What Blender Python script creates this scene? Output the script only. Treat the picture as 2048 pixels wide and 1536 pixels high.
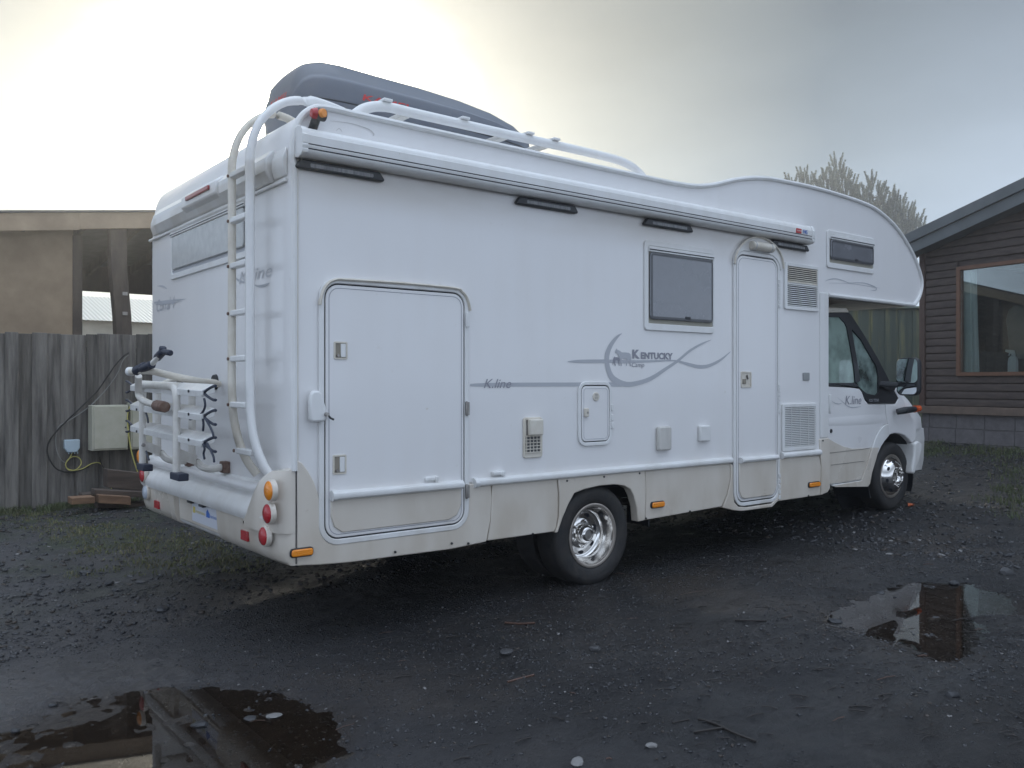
import bpy, bmesh, math, random
import numpy as np
from mathutils import Vector, Matrix
random.seed(7); RNG = np.random.default_rng(7)
scene = bpy.context.scene
for o in list(bpy.data.objects): bpy.data.objects.remove(o)

# ------------------------------------------------------------------ camera
TH = math.radians(51.8); F = 1720.0; CX, CY, CZ = -1.904, -4.313, 1.40; HOR = 765.0
fw = (math.cos(TH), math.sin(TH)); rt = (math.sin(TH), -math.cos(TH))
cam = bpy.data.cameras.new('camera'); camo = bpy.data.objects.new('camera', cam)
scene.collection.objects.link(camo); scene.camera = camo
camo.location = (CX, CY, CZ)
camo.rotation_euler = (math.radians(90), 0, TH - math.radians(90))
cam.sensor_width = 36; cam.lens = 36 * F / 2048; cam.shift_y = -3 / 2048
cam.clip_start = 0.05; cam.clip_end = 2000

# ------------------------------------------------------------------ sun + sky
SUN_AZ, SUN_EL = math.radians(66.6), math.radians(17.3)
sdir = Vector((math.cos(SUN_AZ) * math.cos(SUN_EL), math.sin(SUN_AZ) * math.cos(SUN_EL), math.sin(SUN_EL)))
sl = bpy.data.lights.new('sun', 'SUN'); sl.energy = 1.2; sl.angle = math.radians(10); sl.color = (1.0, 0.93, 0.80)
so = bpy.data.objects.new('sun', sl); scene.collection.objects.link(so)
so.rotation_euler = sdir.to_track_quat('Z', 'Y').to_euler()
world = bpy.data.worlds.new('World'); scene.world = world; world.use_nodes = True
wn, wl = world.node_tree.nodes, world.node_tree.links
for n in list(wn): wn.remove(n)
def N(t, **kw):
    n = wn.new(t)
    for k, v in kw.items(): setattr(n, k, v)
    return n
out = N('ShaderNodeOutputWorld')
sky = N('ShaderNodeTexSky', sky_type='NISHITA', sun_disc=False, sun_elevation=SUN_EL,
        sun_rotation=math.radians(90) - SUN_AZ, dust_density=6.0, air_density=1.2)
bg1 = N('ShaderNodeBackground'); bg1.inputs[1].default_value = 0.05
wl.new(sky.outputs[0], bg1.inputs[0])
tc = N('ShaderNodeTexCoord')
dotn = N('ShaderNodeVectorMath', operation='DOT_PRODUCT'); sv_ = Vector((sdir.x, sdir.y, sdir.z * 1.7)).normalized(); dotn.inputs[1].default_value = sv_
sq = N('ShaderNodeVectorMath', operation='MULTIPLY'); sq.inputs[1].default_value = (1, 1, 1.7); wl.new(tc.outputs['Generated'], sq.inputs[0])
sqn = N('ShaderNodeVectorMath', operation='NORMALIZE'); wl.new(sq.outputs[0], sqn.inputs[0]); wl.new(sqn.outputs[0], dotn.inputs[0])
ac = N('ShaderNodeMath', operation='ARCCOSINE'); wl.new(dotn.outputs['Value'], ac.inputs[0])
# glow of the sun in fog: radiance falls with the angle from the sun
nz = N('ShaderNodeTexNoise'); nz.inputs['Scale'].default_value = 1.9; nz.inputs['Detail'].default_value = 5
mp = N('ShaderNodeMapping'); mp.inputs['Scale'].default_value = (1, 1, 3.0)
wl.new(tc.outputs['Generated'], mp.inputs[0]); wl.new(mp.outputs[0], nz.inputs[0])
nadd = N('ShaderNodeMath', operation='MULTIPLY_ADD'); nadd.inputs[1].default_value = 0.24; nadd.inputs[2].default_value = -0.12
wl.new(nz.outputs[0], nadd.inputs[0])
asum = N('ShaderNodeMath', operation='ADD'); wl.new(ac.outputs[0], asum.inputs[0]); wl.new(nadd.outputs[0], asum.inputs[1])
mr = N('ShaderNodeMapRange'); mr.inputs[1].default_value = 0.0; mr.inputs[2].default_value = math.radians(60)
wl.new(asum.outputs[0], mr.inputs[0])
gl = N('ShaderNodeValToRGB'); gr = gl.color_ramp; gr.interpolation = 'LINEAR'
stops = [(0.0, (9.0, 8.2, 6.6)), (0.06, (5.5, 5.0, 4.1)), (0.10, (2.4, 2.3, 1.95)), (0.14, (.60, .59, .50)), (0.19, (.31, .325, .29)), (0.30, (.225, .246, .235)),
         (0.50, (.120, .153, .184)), (1.0, (.26, .305, .375))]
gr.elements[0].position = 0; gr.elements[0].color = (*stops[0][1], 1)
gr.elements[1].position = 1; gr.elements[1].color = (*stops[-1][1], 1)
for p, c in stops[1:-1]:
    e = gr.elements.new(p); e.color = (*c, 1)
wl.new(mr.outputs[0], gl.inputs[0])
# overcast sky grows brighter towards the zenith
sx = N('ShaderNodeSeparateXYZ'); wl.new(tc.outputs['Generated'], sx.inputs[0])
zr = N('ShaderNodeMapRange', interpolation_type='SMOOTHSTEP')
zr.inputs[1].default_value = 0.40; zr.inputs[2].default_value = 1.0; zr.inputs[3].default_value = 1.0; zr.inputs[4].default_value = 4.6
wl.new(sx.outputs[2], zr.inputs[0])
hzr = N('ShaderNodeMapRange', interpolation_type='SMOOTHSTEP'); hzr.inputs[1].default_value = 0.0; hzr.inputs[2].default_value = 0.42; hzr.inputs[3].default_value = 2.7; hzr.inputs[4].default_value = 0.0
wl.new(sx.outputs[2], hzr.inputs[0]); zs = N('ShaderNodeMath', operation='ADD'); wl.new(zr.outputs[0], zs.inputs[0]); wl.new(hzr.outputs[0], zs.inputs[1])
mul = N('ShaderNodeVectorMath', operation='SCALE'); cn = N('ShaderNodeTexNoise'); cn.inputs['Scale'].default_value = 3.2; cn.inputs['Detail'].default_value = 7; cn.inputs['Roughness'].default_value = .55
cmp = N('ShaderNodeMapping'); cmp.inputs['Scale'].default_value = (1, 1, 3.2); cmp.inputs['Rotation'].default_value = (0.15, 0.1, 0); wl.new(tc.outputs['Generated'], cmp.inputs[0]); wl.new(cmp.outputs[0], cn.inputs[0])
cr = N('ShaderNodeMapRange'); cr.inputs[1].default_value = .3; cr.inputs[2].default_value = .7; cr.inputs[3].default_value = .90; cr.inputs[4].default_value = 1.10; wl.new(cn.outputs[0], cr.inputs[0])
cs_ = N('ShaderNodeVectorMath', operation='SCALE'); wl.new(gl.outputs[0], cs_.inputs[0]); wl.new(cr.outputs[0], cs_.inputs['Scale'])
wl.new(cs_.outputs[0], mul.inputs[0]); wl.new(zs.outputs[0], mul.inputs['Scale'])
bg2 = N('ShaderNodeBackground'); bg2.inputs[1].default_value = 1.0; wl.new(mul.outputs[0], bg2.inputs[0])
mx = N('ShaderNodeMixShader'); mx.inputs[0].default_value = 0.95
wl.new(bg1.outputs[0], mx.inputs[1]); wl.new(bg2.outputs[0], mx.inputs[2]); wl.new(mx.outputs[0], out.inputs[0])
scene.view_settings.view_transform = 'Standard'; scene.view_settings.look = 'None'
scene.view_settings.exposure = 0.46; scene.view_settings.gamma = 1.0; scene.view_settings.use_curve_mapping = False

# ------------------------------------------------------------------ measuring helpers (points on real planes of the place)
def ray(u, v):
    a = (u - 1024) / F
    return (fw[0] + a * rt[0], fw[1] + a * rt[1], (HOR - v) / F)
def SP(u, v, y=0.0):
    d = ray(u, v); t = (y - CY) / d[1]; return (CX + t * d[0], CZ + t * d[2])
def RP(u, v, x=0.0):
    d = ray(u, v); t = (x - CX) / d[0]; return (CY + t * d[1], CZ + t * d[2])
def ZP(u, v, Z):
    d = ray(u, v); return Vector((CX + Z * d[0], CY + Z * d[1], CZ + Z * d[2]))

# ------------------------------------------------------------------ materials
MATS = {}
def mat(name, col, rough=0.5, metal=0.0, var=0.0, vscale=6.0, col2=None, bump=0.0, bscale=40.0, stretch=None,
        coat=0.0, emit=None, spec=0.5, alpha=None, vlo=0.35, vhi=0.65):
    if name in MATS: return MATS[name]
    m = bpy.data.materials.new(name); m.use_nodes = True; nt = m.node_tree; n = nt.nodes; l = nt.links
    b = n['Principled BSDF']; b.inputs['Roughness'].default_value = rough; b.inputs['Metallic'].default_value = metal
    b.inputs['Base Color'].default_value = (*col, 1); b.inputs['Specular IOR Level'].default_value = spec
    b.inputs['Coat Weight'].default_value = coat; b.inputs['Coat Roughness'].default_value = 0.12
    if var > 0 or bump > 0:
        g = n.new('ShaderNodeTexCoord'); mpn = n.new('ShaderNodeMapping'); l.new(g.outputs['Object'], mpn.inputs[0])
        if stretch: mpn.inputs['Scale'].default_value = stretch
    if var > 0:
        t = n.new('ShaderNodeTexNoise'); t.inputs['Scale'].default_value = vscale; t.inputs['Detail'].default_value = 8
        t.inputs['Roughness'].default_value = 0.65
        l.new(mpn.outputs[0], t.inputs[0]); r = n.new('ShaderNodeMapRange'); l.new(t.outputs[0], r.inputs[0])
        r.inputs[1].default_value = vlo; r.inputs[2].default_value = vhi
        r.inputs[3].default_value = 0; r.inputs[4].default_value = var
        mi = n.new('ShaderNodeMix'); mi.data_type = 'RGBA'; l.new(r.outputs[0], mi.inputs[0])
        mi.inputs[6].default_value = (*col, 1); mi.inputs[7].default_value = (*(col2 or tuple(c * .5 for c in col)), 1)
        l.new(mi.outputs[2], b.inputs['Base Color'])
        rr = n.new('ShaderNodeMapRange'); l.new(t.outputs[0], rr.inputs[0]); rr.inputs[1].default_value = .3; rr.inputs[2].default_value = .7
        rr.inputs[3].default_value = max(rough - .08, .02); rr.inputs[4].default_value = min(rough + .12, 1); l.new(rr.outputs[0], b.inputs['Roughness'])
    if bump > 0:
        t2 = n.new('ShaderNodeTexNoise'); t2.inputs['Scale'].default_value = bscale; t2.inputs['Detail'].default_value = 6
        l.new(mpn.outputs[0], t2.inputs[0]); bp = n.new('ShaderNodeBump'); bp.inputs['Strength'].default_value = bump
        bp.inputs['Distance'].default_value = 0.01; l.new(t2.outputs[0], bp.inputs['Height']); l.new(bp.outputs[0], b.inputs['Normal'])
    if emit: b.inputs['Emission Color'].default_value = (*emit, 1); b.inputs['Emission Strength'].default_value = 1
    MATS[name] = m; return m

def paint(name, col, dirt, amt=0.5, rough=0.28):
    """gloss paint with faint vertical dirt streaks and soft blotches"""
    m = bpy.data.materials.new(name); m.use_nodes = True; n = m.node_tree.nodes; l = m.node_tree.links
    b = n['Principled BSDF']; b.inputs['Coat Weight'].default_value = 0.35; b.inputs['Coat Roughness'].default_value = 0.1
    g = n.new('ShaderNodeNewGeometry')
    def noise(sc, scale, det=6):
        mpn = n.new('ShaderNodeMapping'); mpn.inputs['Scale'].default_value = sc; l.new(g.outputs['Position'], mpn.inputs[0])
        t = n.new('ShaderNodeTexNoise'); t.inputs['Scale'].default_value = scale; t.inputs['Detail'].default_value = det; l.new(mpn.outputs[0], t.inputs[0]); return t
    a = noise((1, 1, .12), 9); c = noise((1, 1, 1), 1.3); e = noise((1, 1, 1), 26, 3)
    ma = n.new('ShaderNodeMath'); ma.operation = 'MULTIPLY'; l.new(a.outputs[0], ma.inputs[0]); l.new(c.outputs[0], ma.inputs[1])
    r = n.new('ShaderNodeMapRange'); l.new(ma.outputs[0], r.inputs[0]); r.inputs[1].default_value = .2; r.inputs[2].default_value = .48; r.inputs[4].default_value = amt
    mi = n.new('ShaderNodeMix'); mi.data_type = 'RGBA'; l.new(r.outputs[0], mi.inputs[0]); mi.inputs[6].default_value = (*col, 1); mi.inputs[7].default_value = (*dirt, 1)
    r2 = n.new('ShaderNodeMapRange'); l.new(e.outputs[0], r2.inputs[0]); r2.inputs[1].default_value = .72; r2.inputs[2].default_value = .8; r2.inputs[4].default_value = .5
    m2 = n.new('ShaderNodeMix'); m2.data_type = 'RGBA'; l.new(r2.outputs[0], m2.inputs[0]); l.new(mi.outputs[2], m2.inputs[6]); m2.inputs[7].default_value = (*dirt, 1)
    sp = n.new('ShaderNodeSeparateXYZ'); l.new(g.outputs['Position'], sp.inputs[0])
    def mr_(a_, lo, hi, o0, o1):
        q = n.new('ShaderNodeMapRange'); q.interpolation_type = 'SMOOTHSTEP'; l.new(a_, q.inputs[0]); q.inputs[1].default_value = lo; q.inputs[2].default_value = hi; q.inputs[3].default_value = o0; q.inputs[4].default_value = o1; return q.outputs[0]
    def mu(a_, b_):
        q = n.new('ShaderNodeMath'); q.operation = 'MULTIPLY'; l.new(a_, q.inputs[0]); l.new(b_, q.inputs[1]); return q.outputs[0]
    d1 = noise((1, 1, .5), 4.5, 8); d2 = noise((.3, 1, 1.2), 3.0, 8)
    low = mu(mr_(sp.outputs[2], 1.0, .45, 0, 1), mr_(d1.outputs[0], .35, .7, .02, .38))
    band = mu(mu(mr_(sp.outputs[2], 2.32, 2.56, 0, 1), mr_(sp.outputs[2], 2.62, 2.59, 0, 1)), mu(mr_(d2.outputs[0], .35, .65, .12, .42), mr_(sp.outputs[0], 5.0, 4.6, 0, 1)))
    ad = n.new('ShaderNodeMath'); ad.operation = 'ADD'; ad.use_clamp = True; l.new(low, ad.inputs[0]); l.new(band, ad.inputs[1])
    m3 = n.new('ShaderNodeMix'); m3.data_type = 'RGBA'; l.new(ad.outputs[0], m3.inputs[0]); l.new(m2.outputs[2], m3.inputs[6]); m3.inputs[7].default_value = (dirt[0] * .85, dirt[1] * .80, dirt[2] * .72, 1); m2 = m3
    l.new(m2.outputs[2], b.inputs['Base Color'])
    r3 = n.new('ShaderNodeMapRange'); l.new(c.outputs[0], r3.inputs[0]); r3.inputs[3].default_value = rough - .1; r3.inputs[4].default_value = rough + .25
    l.new(r3.outputs[0], b.inputs['Roughness'])
    bp = n.new('ShaderNodeBump'); bp.inputs['Strength'].default_value = .08; bp.inputs['Distance'].default_value = .02; l.new(c.outputs[0], bp.inputs['Height']); l.new(bp.outputs[0], b.inputs['Normal'])
    MATS[name] = m; return m

WHITE = paint('white_gelcoat', (.80, .79, .785), (.55, .49, .40), .09)
WHITE2 = paint('white_trim', (.78, .78, .77), (.45, .40, .33), .3, .35)
CREAM = mat('aged_white_plastic', (.72, .68, .60), .45, var=.5, vscale=9, col2=(.50, .43, .33))
CHAMP = paint('champagne_paint', (.67, .615, .54), (.46, .39, .30), .15, .24)
CHAMP.node_tree.nodes['Principled BSDF'].inputs['Metallic'].default_value = .0
RUBBER = mat('black_rubber', (.012, .012, .014), .55, var=.5, vscale=20, col2=(.03, .028, .027))
BLACK = mat('black_plastic', (.018, .02, .024), .42, bump=.1, bscale=200)
NAVY = mat('dark_blue_plastic', (.015, .022, .045), .5)
GAP = mat('shadow_gap_seal', (.01, .012, .02), .7)
TYRE = mat('tyre_rubber', (.014, .015, .017), .65, var=.6, vscale=14, col2=(.055, .048, .042), bump=.25, bscale=60)
CHROME = mat('polished_steel', (.80, .78, .75), .12, 1.0, var=.3, vscale=8, col2=(.45, .42, .40))
DULLST = mat('dull_steel', (.40, .38, .36), .42, 1.0, var=.5, vscale=20, col2=(.2, .18, .16))
GREYGL = mat('window_acrylic', (.15, .155, .17), .22, var=.55, vscale=5, col2=(.20, .21, .23), coat=.6)
REARGL = mat('rear_window_acrylic', (.52, .53, .52), .35, var=.5, vscale=14, col2=(.36, .37, .37), coat=.3)
AMBER = mat('amber_lens', (.85, .27, .01), .22, coat=.5, bump=.3, bscale=120)
RED = mat('red_lens', (.42, .012, .02), .22, coat=.5, bump=.3, bscale=120)
CLEARL = mat('clear_lens', (.42, .46, .52), .15, coat=.6, bump=.3, bscale=120)
DECAL = mat('grey_vinyl', (.44, .45, .48), .4, var=.4, vscale=4, col2=(.53, .54, .56))
DECAL2 = mat('dark_grey_vinyl', (.27, .27, .31), .4)
FADED = mat('faded_vinyl', (.50, .48, .47), .6, var=.6, vscale=30, col2=(.7, .68, .66))
REDINK = mat('red_ink', (.50, .03, .03), .5); BLUEINK = mat('blue_ink', (.02, .12, .45), .5); YELINK = mat('yellow_ink', (.60, .50, .12), .5)
ALU = mat('anodised_rail', (.70, .68, .64), .4, .15, var=.5, vscale=10, col2=(.50, .46, .40))
RUST = mat('rusty_bracket', (.10, .045, .03), .8, var=.8, vscale=30, col2=(.22, .16, .13))
BOXG = mat('roof_box_plastic', (.12, .135, .165), .38, var=.4, vscale=3, col2=(.16, .175, .20), bump=.1, bscale=150)

# ------------------------------------------------------------------ mesh builder
WL = {}
def link(o): scene.collection.objects.link(o)
def tag(o, label=None, cat=None, group=None, kind=None):
    if label: o['label'] = label
    if cat: o['category'] = cat
    if group: o['group'] = group
    if kind: o['kind'] = kind
    return o
def thing(name, loc, label, cat, group=None):
    o = bpy.data.objects.new(name, None); link(o); o.location = loc; o.empty_display_size = .2
    WL[o.name] = Vector(loc); return tag(o, label, cat, group)
def MS(x, z, d): return (x, -d, z)          # on the long side, d = how proud
def MR(y, z, d): return (-d, y, z)          # on the rear
class MB:
    def __init__(s): s.v = []; s.f = []
    def add(s, vs, fs):
        k = len(s.v); s.v += [tuple(p) for p in vs]; s.f += [tuple(i + k for i in f) for f in fs]; return s
    def box(s, a, b):
        (x0, y0, z0), (x1, y1, z1) = a, b
        return s.add([(x0, y0, z0), (x1, y0, z0), (x1, y1, z0), (x0, y1, z0), (x0, y0, z1), (x1, y0, z1), (x1, y1, z1), (x0, y1, z1)],
                     [(0, 3, 2, 1), (4, 5, 6, 7), (0, 1, 5, 4), (1, 2, 6, 5), (2, 3, 7, 6), (3, 0, 4, 7)])
    def prism(s, pts, m, d0, d1):
        n = len(pts); vs = [m(p[0], p[1], d0) for p in pts] + [m(p[0], p[1], d1) for p in pts]
        return s.add(vs, [tuple(range(n)), tuple(range(2 * n - 1, n - 1, -1))] + [(i, (i + 1) % n, n + (i + 1) % n, n + i) for i in range(n)])
    def ring(s, po, pi, m, d0, d1):
        n = len(po); vs = [m(*p, d0) for p in po] + [m(*p, d0) for p in pi] + [m(*p, d1) for p in po] + [m(*p, d1) for p in pi]
        fs = []
        for i in range(n):
            j = (i + 1) % n
            fs += [(i, j, n + j, n + i), (2 * n + i, 3 * n + i, 3 * n + j, 2 * n + j), (i, 2 * n + i, 2 * n + j, j), (n + i, n + j, 3 * n + j, 3 * n + i)]
        return s.add(vs, fs)
    def tube(s, pts, r, n=10, sy=1.0, up=None, cap=True):
        pts = [Vector(p) for p in pts]; rs = r if isinstance(r, (list, tuple)) else [r] * len(pts); vs = []
        u = Vector(up) if up else None
        for i, p in enumerate(pts):
            t = (pts[min(i + 1, len(pts) - 1)] - pts[max(i - 1, 0)]).normalized()
            if u is None: u = Vector((0, 0, 1)) if abs(t.z) < .9 else Vector((1, 0, 0))
            a = (u - t * u.dot(t))
            if a.length < 1e-4: a = Vector((0, 1, 0)) - t * t.y
            a.normalize(); b = t.cross(a)
            if not up: u = a
            for k in range(n):
                q = 2 * math.pi * k / n; vs.append(p + a * math.cos(q) * rs[i] * sy + b * math.sin(q) * rs[i])
        fs = [(i * n + k, i * n + (k + 1) % n, (i + 1) * n + (k + 1) % n, (i + 1) * n + k) for i in range(len(pts) - 1) for k in range(n)]
        if cap: fs += [tuple(range(n)), tuple(range((len(pts) - 1) * n, len(pts) * n))]
        return s.add(vs, fs)
    def loft(s, rings, cap=True):
        n = len(rings[0]); vs = [p for r in rings for p in r]
        fs = [(i * n + k, i * n + (k + 1) % n, (i + 1) * n + (k + 1) % n, (i + 1) * n + k) for i in range(len(rings) - 1) for k in range(n)]
        if cap: fs += [tuple(range(n)), tuple(range((len(rings) - 1) * n, len(rings) * n))]
        return s.add(vs, fs)
    def lathe(s, prof, c, ax='y', n=32, sgn=1):
        vs = []
        for r, h in prof:
            for k in range(n):
                q = 2 * math.pi * k / n; a, b = r * math.cos(q), r * math.sin(q)
                vs.append((c[0] + a, c[1] + sgn * h, c[2] + b) if ax == 'y' else ((c[0] + sgn * h, c[1] + a, c[2] + b) if ax == 'x' else (c[0] + a, c[1] + b, c[2] + sgn * h)))
        m = len(prof)
        return s.add(vs, [(i * n + k, i * n + (k + 1) % n, (i + 1) * n + (k + 1) % n, (i + 1) * n + k) for i in range(m - 1) for k in range(n)])
    def build(s, name, material, parent=None, smooth=30, bevel=0, seg=2, recalc=True):
        me = bpy.data.meshes.new(name); off = WL[parent.name] if parent else Vector((0, 0, 0))
        me.from_pydata([(a - off.x, b - off.y, c - off.z) for a, b, c in s.v], [], s.f)
        if recalc:
            bm = bmesh.new(); bm.from_mesh(me); bmesh.ops.remove_doubles(bm, verts=bm.verts, dist=1e-5)
            bmesh.ops.recalc_face_normals(bm, faces=bm.faces); bm.to_mesh(me); bm.free()
        me.materials.append(material)
        if smooth:
            me.shade_smooth(); me.set_sharp_from_angle(angle=math.radians(smooth))
        o = bpy.data.objects.new(name, me); link(o)
        if parent: o.parent = parent; WL[o.name] = off.copy()
        else: WL[o.name] = Vector((0, 0, 0))
        if bevel:
            md = o.modifiers.new('bevel', 'BEVEL'); md.width = bevel; md.segments = seg; md.limit_method = 'ANGLE'; md.angle_limit = math.radians(40)
        return o
def top(mb, name, material, label, cat, group=None, **k):
    """one-mesh thing with its origin at its base"""
    xs = [p[0] for p in mb.v]; ys = [p[1] for p in mb.v]; zs = [p[2] for p in mb.v]
    c = Vector(((min(xs) + max(xs)) / 2, (min(ys) + max(ys)) / 2, min(zs)))
    mb.v = [(a - c.x, b - c.y, z - c.z) for a, b, z in mb.v]
    o = mb.build(name, material, None, **k); o.location = c; WL[o.name] = c
    return tag(o, label, cat, group)
def rr(x0, x1, z0, z1, r, n=6):
    P = []
    for cx, cz, a0 in ((x1 - r, z1 - r, 0), (x0 + r, z1 - r, 90), (x0 + r, z0 + r, 180), (x1 - r, z0 + r, 270)):
        for i in range(n + 1):
            a = math.radians(a0 + 90 * i / n); P.append((cx + r * math.cos(a), cz + r * math.sin(a)))
    return P
def ell(cx, cz, a, b, n=24): return [(cx + a * math.cos(2 * math.pi * i / n), cz + b * math.sin(2 * math.pi * i / n)) for i in range(n)]
def inset(P, d):
    n = len(P); area = sum(P[i][0] * P[(i + 1) % n][1] - P[(i + 1) % n][0] * P[i][1] for i in range(n)); sg = 1 if area > 0 else -1; Q = []
    for i in range(n):
        a = Vector(P[i - 1]); b = Vector(P[i]); c = Vector(P[(i + 1) % n]); t1 = (b - a).normalized(); t2 = (c - b).normalized()
        n1 = Vector((-t1.y, t1.x)); n2 = Vector((-t2.y, t2.x)); m = (n1 + n2)
        m = m / max(m.dot(m) / 2, .35) if m.length > 1e-6 else n1
        q = b + m * (d * sg); Q.append((q.x, q.y))
    return Q
def crom(P, k=5):
    Q = []
    for i in range(len(P) - 1):
        p0 = P[max(i - 1, 0)]; p1 = P[i]; p2 = P[i + 1]; p3 = P[min(i + 2, len(P) - 1)]
        for j in range(k):
            t = j / k; Q.append(tuple(.5 * ((2 * b) + (c - a) * t + (2 * a - 5 * b + 4 * c - d) * t * t + (-a + 3 * b - 3 * c + d) * t ** 3) for a, b, c, d in zip(p0, p1, p2, p3)))
    Q.append(tuple(P[-1])); return Q
def ribbon(mb, pts, ws, m, d=.0025, k=6):
    P = crom([(*p, w) for p, w in zip(pts, ws)], k); L = []; R = []
    for i, p in enumerate(P):
        a = P[max(i - 1, 0)]; b = P[min(i + 1, len(P) - 1)]; t = Vector((b[0] - a[0], b[1] - a[1])).normalized(); nn = Vector((-t.y, t.x)) * max(p[2], .0004) / 2
        L.append(m(p[0] + nn.x, p[1] + nn.y, d)); R.append(m(p[0] - nn.x, p[1] - nn.y, d))
    n = len(P); mb.add(L + R, [(i, i + 1, n + i + 1, n + i) for i in range(n - 1)])
def text_mb(txt, m, org, size, ax=(1, 0), d=.003, shear=0.0, sx=1.0, bold=0.0, slope=0.0):
    cu = bpy.data.curves.new('lettering', 'FONT'); cu.body = txt; cu.size = size; cu.shear = shear; cu.offset = bold; cu.resolution_u = 3
    ob = bpy.data.objects.new('lettering', cu); link(ob); bpy.context.view_layer.update()
    me = bpy.data.meshes.new_from_object(ob.evaluated_get(bpy.context.evaluated_depsgraph_get()))
    mb = MB(); mb.add([m(org[0] + ax[0] * v.co.x * sx, org[1] + v.co.y + slope * v.co.x, d) for v in me.vertices], [tuple(p.vertices) for p in me.polygons])
    bpy.data.objects.remove(ob); bpy.data.curves.remove(cu); return mb

# ------------------------------------------------------------------ ground
def vnoise(x, y, s, seed):
    x = x * s; y = y * s; xi = np.floor(x).astype(np.int64); yi = np.floor(y).astype(np.int64); fx = x - xi; fy = y - yi
    fx = fx * fx * (3 - 2 * fx); fy = fy * fy * (3 - 2 * fy)
    def h(a, b):
        n = (a * 374761393 + b * 668265263 + seed * 974634777) & 0xffffffff; n = ((n ^ (n >> 13)) * 1274126177) & 0xffffffff
        return ((n ^ (n >> 16)) & 0xffff) / 65535.0
    return (h(xi, yi) * (1 - fx) + h(xi + 1, yi) * fx) * (1 - fy) + (h(xi, yi + 1) * (1 - fx) + h(xi + 1, yi + 1) * fx) * fy - .5
def gpt(u, v, z=0.0):
    d = ray(u, v); t = (z - CZ) / d[2]; return (CX + t * d[0], CY + t * d[1])
WATER_A, WATER_B = -.125, .078
PB = [gpt(*p, WATER_B) for p in ((1655, 1245), (1700, 1205), (1775, 1180), (1850, 1168), (1940, 1168), (2020, 1192), (2010, 1228), (1925, 1238), (1975, 1264), (1950, 1290), (1890, 1325), (1845, 1312), (1790, 1290), (1730, 1272))]
PA = [gpt(*p, WATER_A) for p in ((-100, 1520), (60, 1455), (160, 1405), (280, 1385), (420, 1380), (560, 1392), (650, 1425), (680, 1480), (640, 1570), (480, 1680), (200, 1720), (-60, 1640))]
def pdist(x, y, P):
    """signed distance to polygon, negative inside (numpy)"""
    d = np.full(x.shape, 1e9); ins = np.zeros(x.shape, bool); n = len(P)
    for i in range(n):
        ax, ay = P[i]; bx, by = P[(i + 1) % n]; ex, ey = bx - ax, by - ay; t = np.clip(((x - ax) * ex + (y - ay) * ey) / (ex * ex + ey * ey), 0, 1)
        d = np.minimum(d, np.hypot(x - ax - t * ex, y - ay - t * ey))
        c = ((ay > y) != (by > y)) & (x < (bx - ax) * (y - ay) / ((by - ay) if abs(by - ay) > 1e-9 else 1e-9) + ax); ins ^= c
    return np.where(ins, -d, d)
def ss(t): t = np.clip(t, 0, 1); return t * t * (3 - 2 * t)
def zt(x, y, fine=True):
    x = np.asarray(x, float); y = np.asarray(y, float)
    q = np.maximum(0, np.minimum(x, 12.5) - 2.9); z = .0060 * q * q
    z = z + .05 * vnoise(x, y, .35, 3) * ss((np.abs(x - 2) + np.abs(y)) / 8)
    z = z + .022 * vnoise(x, y, 1.1, 5) + .016 * vnoise(x, y, 3.1, 9)
    if fine: z = z + .013 * vnoise(x, y, 9.0, 11) + .011 * vnoise(x * .6 + y * .4, y, 21.0, 13) + .006 * vnoise(x, y, 37.0, 14)
    sl_ = x * rt[0] + y * rt[1]; fl_ = x * fw[0] + y * fw[1]
    z = z + .05 * np.clip(sl_ - 1.75, -3.2, 2.2) * ss((3.6 - fl_) / 3.2)
    for (u0, v0, u1, v1) in ((-400, 1330, 900, 1115), (-300, 1235, 700, 1085), (900, 1440, 2300, 1180)):
        a0 = gpt(u0, v0); a1 = gpt(u1, v1); ex, ey = a1[0] - a0[0], a1[1] - a0[1]; L_ = math.hypot(ex, ey); dp = ((x - a0[0]) * -ey + (y - a0[1]) * ex) / L_ + .12 * vnoise(x, y, .8, 51)
        z = z - .014 * np.exp(-(dp / .11) ** 2) + .008 * np.exp(-((np.abs(dp) - .22) / .08) ** 2)
    near = ss(1.4 - np.hypot(x - 2.2, (y - .2) * 1.2)); z = z * (1 - .7 * near)
    for P, wz in ((PA, WATER_A), (PB, WATER_B)):
        d = pdist(x, y, P); m = ss(1.0 - d / 1.1); dd = ss(.5 - d / .16)
        left = ss((-sl_ - .45) / .5) if P is PA else 0.0 * x
        rip = (.020 - .010 * left) * vnoise(x + y * .4, y - x * .3, 7.0, 31) + (.014 + .010 * left) * vnoise(x, y, 15.0, 32) + ((.010 + .010 * left) * vnoise(x, y, 31.0, 33) if fine else 0)
        z = z * (1 - m) + m * (wz + .006 - (.017 - .012 * left) * dd + rip + .022 * ss(d / .20))
    return z
def wetness(x, y):
    w = np.zeros(x.shape)
    for P in (PA, PB): w = np.maximum(w, ss(.5 - (pdist(x, y, P) + .25 * vnoise(x, y, 2.3, 41)) / .55))
    return w
def axis(lo, f0, f1, hi, st):
    a = list(np.arange(f0, f1, st)); s = st; v = f1
    while v < hi: a.append(v); s *= 1.09; v += s
    a.append(hi); s = st; v = f0; b = []
    while v > lo: s *= 1.09; v -= s; b.append(v)
    return np.array(b[::-1] + a)
GX = axis(-400, -2.4, 5.0, 400, .017); GY = axis(-60, -3.7, .7, 600, .017)
xx, yy = np.meshgrid(GX, GY, indexing='ij'); zz = zt(xx, yy)
nx, ny = xx.shape
me = bpy.data.meshes.new('ground'); me.vertices.add(nx * ny)
me.vertices.foreach_set('co', np.stack([xx, yy, zz], -1).astype(np.float32).ravel())
ii = (np.arange(nx - 1)[:, None] * ny + np.arange(ny - 1)[None]).ravel()
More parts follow.
